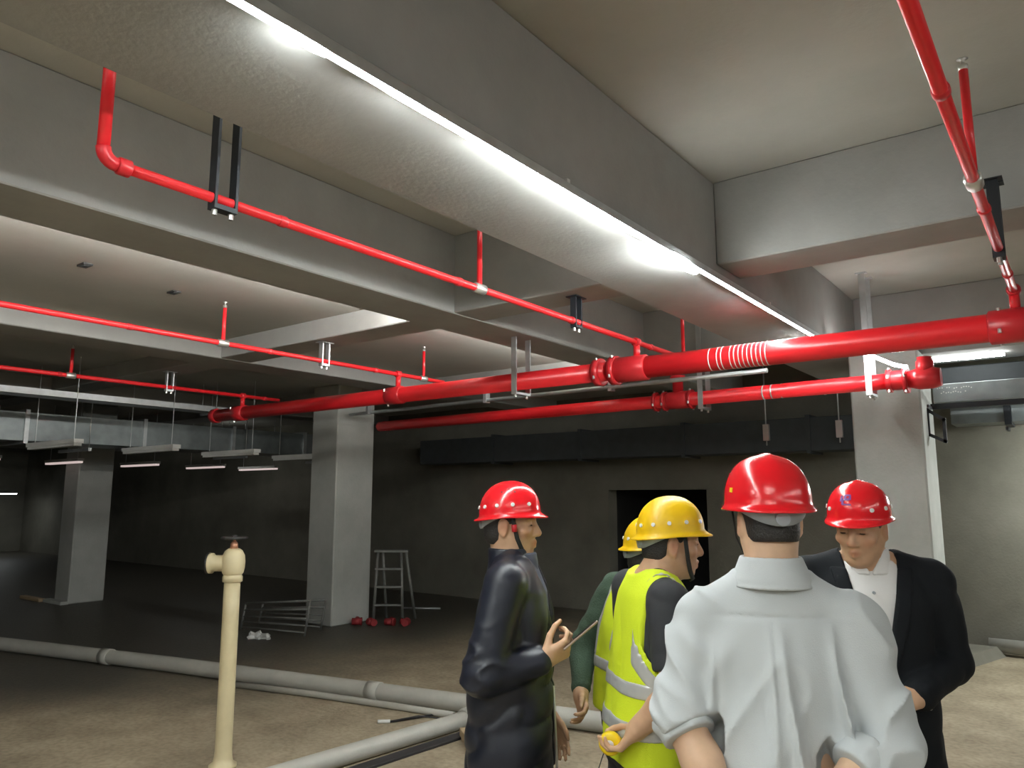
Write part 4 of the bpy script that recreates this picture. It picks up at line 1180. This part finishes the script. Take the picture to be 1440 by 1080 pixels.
# ================================================================== worker in hi-vis vest (front of the two)
def vest_set(root, prof, h, sleeve_cut, strips, zmin, zcollar, lo, hi, back_open=None, off=.0, foldamp=.008):
    v = Field(lo, hi, h)
    fd = lambda x, y, z: foldamp * (ridge(x * 9 + z * 2, y * 8, z * 5 + x * 4) - .4) * np.clip((1.36 - z) * 5, 0, 1)
    v.torso(prof, .02, disp=fd)
    for sx in (-1, 1):
        v.cone((sx * .06, sleeve_cut[3], sleeve_cut[4]), (sx * .16, sleeve_cut[3], sleeve_cut[4] - .052), .056, .058, .03)
    x, y, z = v.xyz()
    # neck opening and arm holes
    neck = np.sqrt((x / .088) ** 2 + ((y - sleeve_cut[3] - .012) / .085) ** 2 + ((z - zcollar) / .055) ** 2) - 1
    vneck = np.maximum(np.abs(x) - .4 * np.clip(z - 1.22, 0, .3), -(y - .04))
    D = np.maximum(v.D, -neck * .07)
    arms = np.sqrt(((np.abs(x) - sleeve_cut[0]) / sleeve_cut[1]) ** 2 * 0 + ((y - sleeve_cut[3]) / .095) ** 2 + ((z - sleeve_cut[2]) / .155) ** 2) - 1
    arms = np.maximum(arms * .09, (sleeve_cut[0] - np.abs(x)))
    D = np.maximum(D, -arms); D = np.maximum(D, zmin - z)
    D = np.maximum(D, -vneck)
    vest = sdf_object('hi_vis_vest', D.astype(np.float32), v, 'vest', root)
    for nm, fn in strips:
        b = fn(x, y, z)
        S = np.maximum(D - .0035, b)
        sdf_object(nm, S.astype(np.float32), v, 'silver', vest)
    return vest

def worker_front():
    s = .965; lean = .06
    H = Head((0, .125, 1.515), rot(-6, -4, 0))
    f = Field((-.40, -.36, -.01), (.40, .40, 1.70), .0055)
    body_core(f, s, lean)
    shR, elR, wrR = (.195, .04, 1.335), (.255, .03, 1.06), (.19, -.075, .945)
    shL, elL, wrL = (-.195, .035, 1.335), (-.25, .06, 1.06), (-.14, .26, 1.02)
    arm(f, shR, elR, wrR, (.056, .047, .045, .031)); arm(f, shL, elL, wrL, (.056, .047, .045, .031))
    hand(f, wrR, (-.40, -.50, -.70), (-.35, -.65, .62), 1, curl=((.5, .8, .6), (.55, .85, .6), (.6, .9, .6), (.65, .9, .6)), thumb=(.5, .9))
    hand(f, wrL, (.6, .6, -.1), (.2, -.5, -.8), -1, curl=(.4, .5, .4), thumb=(.4, .4))
    build_head(f, H, (0, .05, 1.375), (.058, .066))
    root = person_root(f, 'skin_tan', 'worker in a yellow vest over a charcoal t-shirt, hands behind his back', H)
    hair_obj(H, f, root, low=-.06); eyes(H, root)
    legs_and_trousers(root, s, 'darktrouser', loose=.005)
    t = Field((-.38, -.26, .84), (.38, .28, 1.46), .007)
    prof = [(.86, .182, .13, .106, 0, 0), (1.0, .18, .135, .10, 0, .01), (1.15, .184, .14, .10, 0, .028), (1.27, .188, .135, .106, 0, .045), (1.345, .16, .10, .102, 0, .055), (1.405, .085, .072, .072, 0, .055)]
    t.torso(prof, .02)
    for sh, el in ((shR, elR), (shL, elL)):
        sg = np.sign(sh[0]); e2 = np.array(sh) * .24 + np.array(el) * .76
        t.cone((sg * .06, .05, 1.385), (sg * .17, .04, 1.335), .05, .058, .03)
        sf = lambda x, y, z, t_: .006 * (ridge(x * 10, y * 11, z * 13) - .4)
        t.cone(sh, e2, .075, .070, .02, disp=sf)
        ax = np.array(el) - np.array(sh); ax /= np.linalg.norm(ax)
        x, y, z = t.xyz()
        cut = (x - e2[0]) * ax[0] + (y - e2[1]) * ax[1] + (z - e2[2]) * ax[2]
        near = np.sqrt((x - e2[0]) ** 2 + (y - e2[1]) ** 2 + (z - e2[2]) ** 2) - .10
        t.D = np.where(near < 0, np.maximum(t.D, cut), t.D)
    sdf_object('t_shirt', t.D, t, 'tee', root)
    vp = [(.80, .200, .150, .120, 0, .0), (.90, .198, .148, .118, 0, 0), (1.0, .195, .150, .114, 0, .01), (1.15, .196, .152, .114, 0, .028), (1.27, .197, .143, .116, 0, .045), (1.345, .168, .11, .114, 0, .055), (1.41, .092, .082, .084, 0, .055)]
    band = lambda zc, w: (lambda x, y, z: np.abs(z - zc - .02 * y) - w)
    def brace(x, y, z):      # shoulder strips curving round the arm holes
        r = np.sqrt(((y - .04) / .112) ** 2 + ((z - 1.245) / .185) ** 2)
        return np.maximum(np.abs(r - 1.05) * .14 - .019, (.115 - np.abs(x)))
    vest_set(root, vp, .0065, (.150, .1, 1.255, .042, 1.385), [('reflective_strip', band(.925, .026)), ('reflective_strip', brace), ('reflective_strip', band(1.05, .024))], .80, 1.455, (-.25, -.22, .78), (.25, .26, 1.48))
    hat = hard_hat('scuffed yellow hard hat of the worker nearer the viewer', 'hatyellow', H, 'hard hats', tilt=6, sc=.95)
    tp = thing('tape_measure', "round yellow tape measure held behind the worker's back", 'tape measure', (0, 0, 0))
    MB().lathe([(.0, -.017), (.030, -.017), (.036, -.012), (.036, .012), (.030, .017), (.0, .017)], 28).obj('case', 'tape', tp, True)
    MB().lathe([(.0, .017), (.014, .017), (.014, .019), (.0, .019)], 18).obj('hub', 'white', tp, True)
    MB().lathe([(.0, -.019), (.014, -.019), (.014, -.017), (.0, -.017)], 18).obj('hub', 'white', tp, True)
    MB().add([(.03, -.02, -.006), (.10, -.045, -.006), (.10, -.045, .006), (.03, -.02, .006), (.03, -.023, -.006), (.10, -.048, -.006), (.10, -.048, .006), (.03, -.023, .006)],
             [(3, 2, 1, 0), (4, 5, 6, 7), (0, 1, 5, 4), (1, 2, 6, 5), (2, 3, 7, 6), (3, 0, 4, 7)]).obj('hand_loop', 'strap', tp)
    return root, hat, tp

# ================================================================== worker in green (behind)
def worker_green():
    s = .92; lean = .05
    H = Head((0, .10, 1.435), rot(-8, -6, 0))
    f = Field((-.42, -.38, -.01), (.42, .36, 1.62), .006)
    body_core(f, s, lean)
    shR, elR, wrR = (.19, .02, 1.275), (.25, -.075, 1.02), (.16, -.085, .80)
    shL, elL, wrL = (-.19, .02, 1.275), (-.25, -.12, 1.02), (-.08, -.20, .86)
    arm(f, shR, elR, wrR); arm(f, shL, elL, wrL)
    hand(f, wrR, (-.3, -.1, -.95), (-.5, -.8, 0), 1, curl=(.4, .6, .5), thumb=(.3, .5))
    hand(f, wrL, (.8, -.2, -.45), (0, -.9, .2), -1, curl=(.4, .5, .4), thumb=(.4, .4))
    build_head(f, H, (0, .04, 1.305), (.054, .06))
    root = person_root(f, 'skin_tan', 'worker in a dark green sweater and yellow vest, half hidden behind another', H)
    hair_obj(H, f, root); eyes(H, root)
    legs_and_trousers(root, s, 'greytrouser')
    t = Field((-.40, -.34, .80), (.40, .26, 1.40), .007)
    kf = lambda x, y, z, t_=None: .008 * (ridge(x * 8, y * 9 + z * 6, z * 15 + y * 5) - .4)
    t.torso([(.82, .185, .13, .13, 0, 0), (1.0, .182, .135, .13, 0, .01), (1.15, .188, .135, .125, 0, .028), (1.22, .185, .12, .118, 0, .04), (1.285, .15, .09, .095, 0, .045), (1.345, .075, .066, .07, 0, .045)], .02, disp=kf)
    for sh, el, wr in ((shR, elR, wrR), (shL, elL, wrL)):
        sg = np.sign(sh[0]); e2 = np.array(el) * .2 + np.array(wr) * .8
        t.cone((sg * .06, .04, 1.315), (sg * .165, .03, 1.27), .05, .06, .03)
        t.cone(sh, el, .076, .066, .025, disp=kf); t.cone(el, e2, .064, .044, .02, disp=kf)
    sdf_object('sweater', t.D, t, 'green', root)
    c = Field((-.11, -.09, 1.28), (.11, .18, 1.42), .0055)
    c.torso([(1.295, .088, .085, .082, 0, .045), (1.335, .078, .076, .074, 0, .05), (1.375, .070, .07, .068, 0, .054)], .01)
    sdf_object('sweater_collar', c.D, c, 'greytrouser', root)
    vp = [(.80, .20, .15, .150, 0, -.002), (1.0, .198, .15, .146, 0, .01), (1.15, .20, .148, .140, 0, .028), (1.22, .195, .132, .130, 0, .04), (1.285, .158, .10, .106, 0, .045), (1.345, .084, .076, .08, 0, .045)]
    def brace(x, y, z):
        return np.maximum(np.abs(np.abs(x) - .115) - .024, 1.02 - z)
    band = lambda zc, w: (lambda x, y, z: np.abs(z - zc) - w)
    vest_set(root, vp, .007, (.150, .1, 1.18, .03, 1.315), [('reflective_strip', band(1.0, .024)), ('reflective_strip', brace)], .82, 1.385, (-.25, -.21, .78), (.25, .24, 1.42))
    hat = hard_hat('yellow hard hat partly hidden behind the other yellow one', 'hatyellow', H, 'hard hats', tilt=5, sc=.95)
    return root, hat

# ================================================================== man in the grey shirt, back to the viewer
def man_grey():
    s = 1.02; lean = .03
    H = Head((.0, .03, 1.622), rot(12, -3, 0))
    f = Field((-.42, -.34, -.01), (.42, .26, 1.80), .0055)
    body_core(f, s, lean, .055)
    shR, elR, wrR = (.188, .0, 1.362), (.240, -.08, 1.10), (.055, -.205, .985)
    shL, elL, wrL = (-.188, .0, 1.362), (-.238, -.075, 1.13), (-.115, -.21, .92)
    for a in ((shR, elR, wrR), (shL, elL, wrL)): arm(f, *a, (.056, .048, .047, .032))
    hand(f, wrR, (-.85, -.05, -.45), (.1, -.95, .1), 1, curl=(.5, .6, .4), thumb=(.4, .5))
    hand(f, wrL, (.75, .02, -.6), (.1, -.95, .1), -1, curl=(.4, .5, .4), thumb=(.4, .4))
    build_head(f, H, (0, .01, 1.465), (.062, .07))
    root = person_root(f, 'skin_light', 'man in a pale grey shirt and red hard hat with his back to the viewer', H)
    hair_obj(H, f, root, low=-.06); eyes(H, root)
    legs_and_trousers(root, s, 'darktrouser')
    h = .006
    t = Field((-.46, -.30, .84), (.46, .24, 1.52), h)
    def drape(x, y, z):
        back = np.clip(-(y + .01) * 14, 0, 1)
        low = np.clip((1.40 - z) * 4.5, 0, 1)
        u = x * (1 + .55 * np.clip(z - .9, 0, 1))
        warp = .05 * vnoise(x * 5 + 4, y * 2, z * 3 + 1)
        n = ridge((u + warp) * 17 + 2.3, y * 2, z * 1.6 + x * 1.2)
        d = -.034 * (n - .36) * low * back
        n2 = ridge(x * 8 - z * 5, y * 3 + 1, z * 8 + np.abs(x) * 9)
        d = d - .013 * (n2 - .36) * np.clip((1.38 - z) * 4, 0, 1)
        yoke = .0045 * np.exp(-((z - 1.385 + .10 * x * x) / .005) ** 2) * back
        pleat = .006 * np.exp(-((x + .012) / .006) ** 2) * back * np.clip((1.385 - z) * 60, 0, 1) * np.clip((z - 1.0) * 3, 0, 1)
        return d + yoke + pleat
    t.torso([(.86, .178, .125, .135, 0, 0), (.95, .190, .135, .155, 0, -.002), (1.05, .200, .14, .160, 0, .0), (1.18, .205, .14, .155, 0, .01), (1.29, .206, .13, .142, 0, .018), (1.365, .188, .11, .122, 0, .022), (1.43, .135, .088, .10, 0, .02), (1.485, .085, .076, .08, 0, .016)], .02, p=2.3, disp=drape)
    def sf(x, y, z, t_):
        return -.022 * (ridge(x * 8 + z * 5 + 1, y * 9, z * 11 - np.abs(x) * 7) - .4)
    for sh, el, wr in ((shR, elR, wrR), (shL, elL, wrL)):
        sg = np.sign(sh[0])
        t.cone((sg * .055, .01, 1.445), (sg * .172, .005, 1.375), .052, .060, .035)
        t.cone(sh, el, .072, .068, .03, disp=sf)
        fr = .42 if sg > 0 else .12
        e2 = np.array(el) * (1 - fr) + np.array(wr) * fr
        t.cone(el, e2, .069, .063 if sg > 0 else .068, .02, disp=sf)
        ax = np.array(wr) - np.array(el); ax /= np.linalg.norm(ax)
        x, y, z = t.xyz()
        cut = (x - e2[0]) * ax[0] + (y - e2[1]) * ax[1] + (z - e2[2]) * ax[2]
        near = np.sqrt((x - e2[0]) ** 2 + (y - e2[1]) ** 2 + (z - e2[2]) ** 2) - .095
        t.D = np.where(near < 0, np.maximum(t.D, cut), t.D)
    sh_o = sdf_object('shirt', t.D, t, 'shirtgrey', root)
    for sh, el, wr, fr in ((shR, elR, wrR, .42), (shL, elL, wrL, .12)):
        e2 = np.array(el) * (1 - fr) + np.array(wr) * fr; ax = np.array(wr) - np.array(el); ax /= np.linalg.norm(ax)
        c = Field(e2 - .13, e2 + .13, .006)
        c.cone(e2 - ax * .040, e2 + ax * .004, .074, .070, .0, disp=lambda x, y, z, t_: -.010 * (ridge(x * 12, y * 12, z * 14) - .4))
        x, y, z = c.xyz(); q = (x - e2[0]) * ax[0] + (y - e2[1]) * ax[1] + (z - e2[2]) * ax[2]
        D = np.maximum(c.D, np.maximum(q - .014, -q - .055))
        sdf_object('rolled_cuff', D.astype(np.float32), c, 'shirtgrey', sh_o)
    c = Field((-.14, -.14, 1.42), (.14, .14, 1.58), .005)
    c.torso([(1.450, .112, .10, .112, 0, .008), (1.485, .094, .088, .094, 0, .006), (1.528, .077, .078, .077, 0, .006)], .008, p=2.1)
    x, y, z = c.xyz(); hole = (np.sqrt((x / .069) ** 2 + ((y - .006) / .070) ** 2) - 1) * .07
    fold_line = .003 * np.exp(-((z - 1.462) / .004) ** 2)
    D = np.maximum(np.maximum(c.D + fold_line, -hole), -np.maximum(np.abs(x) - .02, -(y - .03)))
    sdf_object('shirt_collar', D.astype(np.float32), c, 'shirtgrey', sh_o)
    hat = hard_hat('large glossy red hard hat seen from behind, on the man in grey', 'hatred', H, 'hard hats', tilt=2, rivets=False, emblem=((196, .86), [(0, 0, 3, .03)], 'tape'))
    return root, hat

# ================================================================== man in the black suit
def man_suit():
    s = 1.01; lean = .02
    H = Head((.02, .075, 1.575), rot(-26, -14, -2))
    f = Field((-.42, -.24, -.01), (.42, .44, 1.76), .0055)
    body_core(f, s, lean)
    shR, elR, wrR = (.205, .0, 1.385), (.29, -.02, 1.10), (.09, .19, 1.03)
    shL, elL, wrL = (-.205, .0, 1.385), (-.258, -.03, 1.115), (-.10, .20, 1.05)
    arm(f, shR, elR, wrR); arm(f, shL, elL, wrL)
    hand(f, wrR, (-.75, .55, -.1), (-.2, -.5, .85), 1, curl=(.45, .6, .4), thumb=(.4, .5))
    hand(f, wrL, (.75, .5, -.1), (.2, -.6, -.7), -1, curl=(.45, .6, .4), thumb=(.4, .5))
    build_head(f, H, (0, .02, 1.44), (.058, .064))
    root = person_root(f, 'skin_tan', 'man in a black suit jacket, white shirt and red hard hat, looking down', H)
    hair_obj(H, f, root, 'greyhair'); eyes(H, root)
    legs_and_trousers(root, s, 'darktrouser')
    p = Field((-.22, -.18, .86), (.22, .24, 1.52), .007)
    p.torso([(.88, .168, .13, .11, 0, 0), (1.05, .165, .132, .115, 0, .005), (1.22, .175, .132, .11, 0, .012), (1.34, .18, .115, .10, 0, .018), (1.41, .15, .088, .085, 0, .02), (1.465, .08, .070, .068, 0, .02)], .02,
            disp=lambda x, y, z: .004 * (ridge(x * 10, y * 6, z * 9) - .4))
    so = sdf_object('white_shirt', p.D, p, 'shirtwhite', root)
    c = Field((-.12, -.1, 1.38), (.12, .16, 1.54), .005)
    c.torso([(1.415, .092, .092, .084, 0, .02), (1.46, .078, .08, .074, 0, .022), (1.50, .072, .074, .072, 0, .022)], .008)
    x, y, z = c.xyz(); notch = np.maximum(np.abs(x) - (.004 + .55 * np.clip(z - 1.425, 0, .2)), -(y - .04))
    sdf_object('shirt_collar', np.maximum(c.D, -notch).astype(np.float32), c, 'shirtwhite', so)
    for z_ in (1.36, 1.28, 1.20, 1.12):
        MB().tube([(0, .12, z_), (0, .155 - .09 * max(0, z_ - 1.22), z_)], .005, 8).obj('shirt_button', 'band', so, True)
    h = .0065
    j = Field((-.44, -.24, .72), (.44, .36, 1.54), h)
    fd = lambda x, y, z, t=None: .007 * (ridge(x * 7 + z * 3, y * 7, z * 8 + x * 5) - .4) * np.clip((1.36 - z) * 5, 0, 1)
    j.torso([(.77, .212, .155, .150, 0, 0), (.90, .205, .15, .145, 0, 0), (1.05, .192, .15, .135, 0, .004), (1.20, .20, .15, .135, 0, .012), (1.32, .205, .13, .125, 0, .018), (1.39, .185, .10, .105, 0, .018), (1.44, .12, .085, .088, 0, .018), (1.48, .085, .076, .08, 0, .016)], .02, disp=fd)
    sf = lambda x, y, z, t: .009 * (ridge(x * 9 + 2, y * 10 + z * 4, z * 12) - .4)
    for sh, el, wr in ((shR, elR, wrR), (shL, elL, wrL)):
        sg = np.sign(sh[0])
        j.cone((sg * .07, .01, 1.45), (sg * .19, .003, 1.405), .052, .060, .03)
        cu = np.array(wr) + (np.array(el) - np.array(wr)) * .05
        j.cone(sh, el, .076, .067, .025, disp=sf); j.cone(el, cu, .065, .050, .02, disp=sf)
    x, y, z = j.xyz()
    vw = np.where(z > 1.08, .004 + .205 * np.clip(z - 1.06, 0, .5) ** 1.0, np.where(z < .95, .004 + .12 * np.clip(.95 - z, 0, .3), .003))
    vee = np.maximum(np.abs(x + .005) - vw, -(y - .05))
    D = smax(j.D, -vee, .004); D = np.maximum(D, .77 - z)
    nk = np.sqrt((x / .088) ** 2 + ((y - .03) / .086) ** 2) - 1
    D = np.where(z > 1.435, np.maximum(D, -nk * .08), D)
    jk = sdf_object('suit_jacket', D.astype(np.float32), j, 'suit', root)
    # lapels: a slightly raised band following the V
    lap = np.maximum(np.abs(np.abs(x + .005) - vw - .026) - .026 * np.clip((z - 1.06) * 5, .15, 1), -(y - .05))
    lap = np.maximum(lap, 1.07 - z); lap = np.maximum(lap, z - 1.44)
    sdf_object('lapels', np.maximum(D - .005, lap).astype(np.float32), j, 'suit', jk)
    for z_ in (1.03, .94):
        MB().tube([(.02, .14, z_), (.02, .168, z_)], .008, 10).obj('jacket_button', 'blackiron', jk, True)
    for k in range(3):
        b_ = np.array(wrL) + (np.array(elL) - np.array(wrL)) * (.12 + .07 * k) + np.array((-.02, -.02, -.05))
        MB().tube([tuple(b_), tuple(b_ + np.array((-.003, -.004, -.006)))], .0065, 8).obj('cuff_button', 'bolt', jk, True)
    hat = hard_hat('red hard hat with a purple print worn by the man in the suit', 'hatred', H, 'hard hats', tilt=6, strap=False, sc=.93,
                   emblem=((84, .66), [(-8, -.03, 2.2, .06), (-4, .03, 2.2, .05), (0, -.04, 2.2, .05), (5, -.01, 3.0, .022), (9, -.05, 2.0, .05), (4, -.10, 6, .016), (3, .09, 8, .014)], 'purple'))
    return root, hat

def stand(res, x, y, deg, extra=None):
    Mw = Matrix.Translation((x, y, 0)) @ Matrix.Rotation(R(deg), 4, 'Z')
    for o in res: o.matrix_world = Mw @ (o.matrix_world if False else Matrix())
    return Mw

YAW = 37.1
a = man_phone()
Mw = stand(a[:2], -1.77, 2.337, YAW - 90 - 8)
# phone frame: long axis forward and up, screen facing the man
fw = Vector((-.25, .76, .60)).normalized(); nz = Vector((-.05, -.6, .8)); nz = (nz - fw * nz.dot(fw)).normalized(); rx = fw.cross(nz)
a[2].matrix_world = Mw @ Matrix.Translation((.13, .262, 1.195)) @ Matrix((rx, fw, nz)).transposed().to_4x4()
b = worker_front()
Mw = stand(b[:2], -1.305, 2.47, YAW - 90 + 9)
b[2].matrix_world = Mw @ Matrix.Translation((.128, -.150, .885)) @ Matrix.Rotation(R(90), 4, 'Y') @ Matrix.Rotation(R(25), 4, 'X')
c = worker_green()
stand(c, -1.572, 2.908, YAW - 90 + 16)
d = man_grey()
stand(d, -.675, 2.01, YAW - 14)
e = man_suit()
stand(e, -.655, 2.95, YAW + 180 - 16)
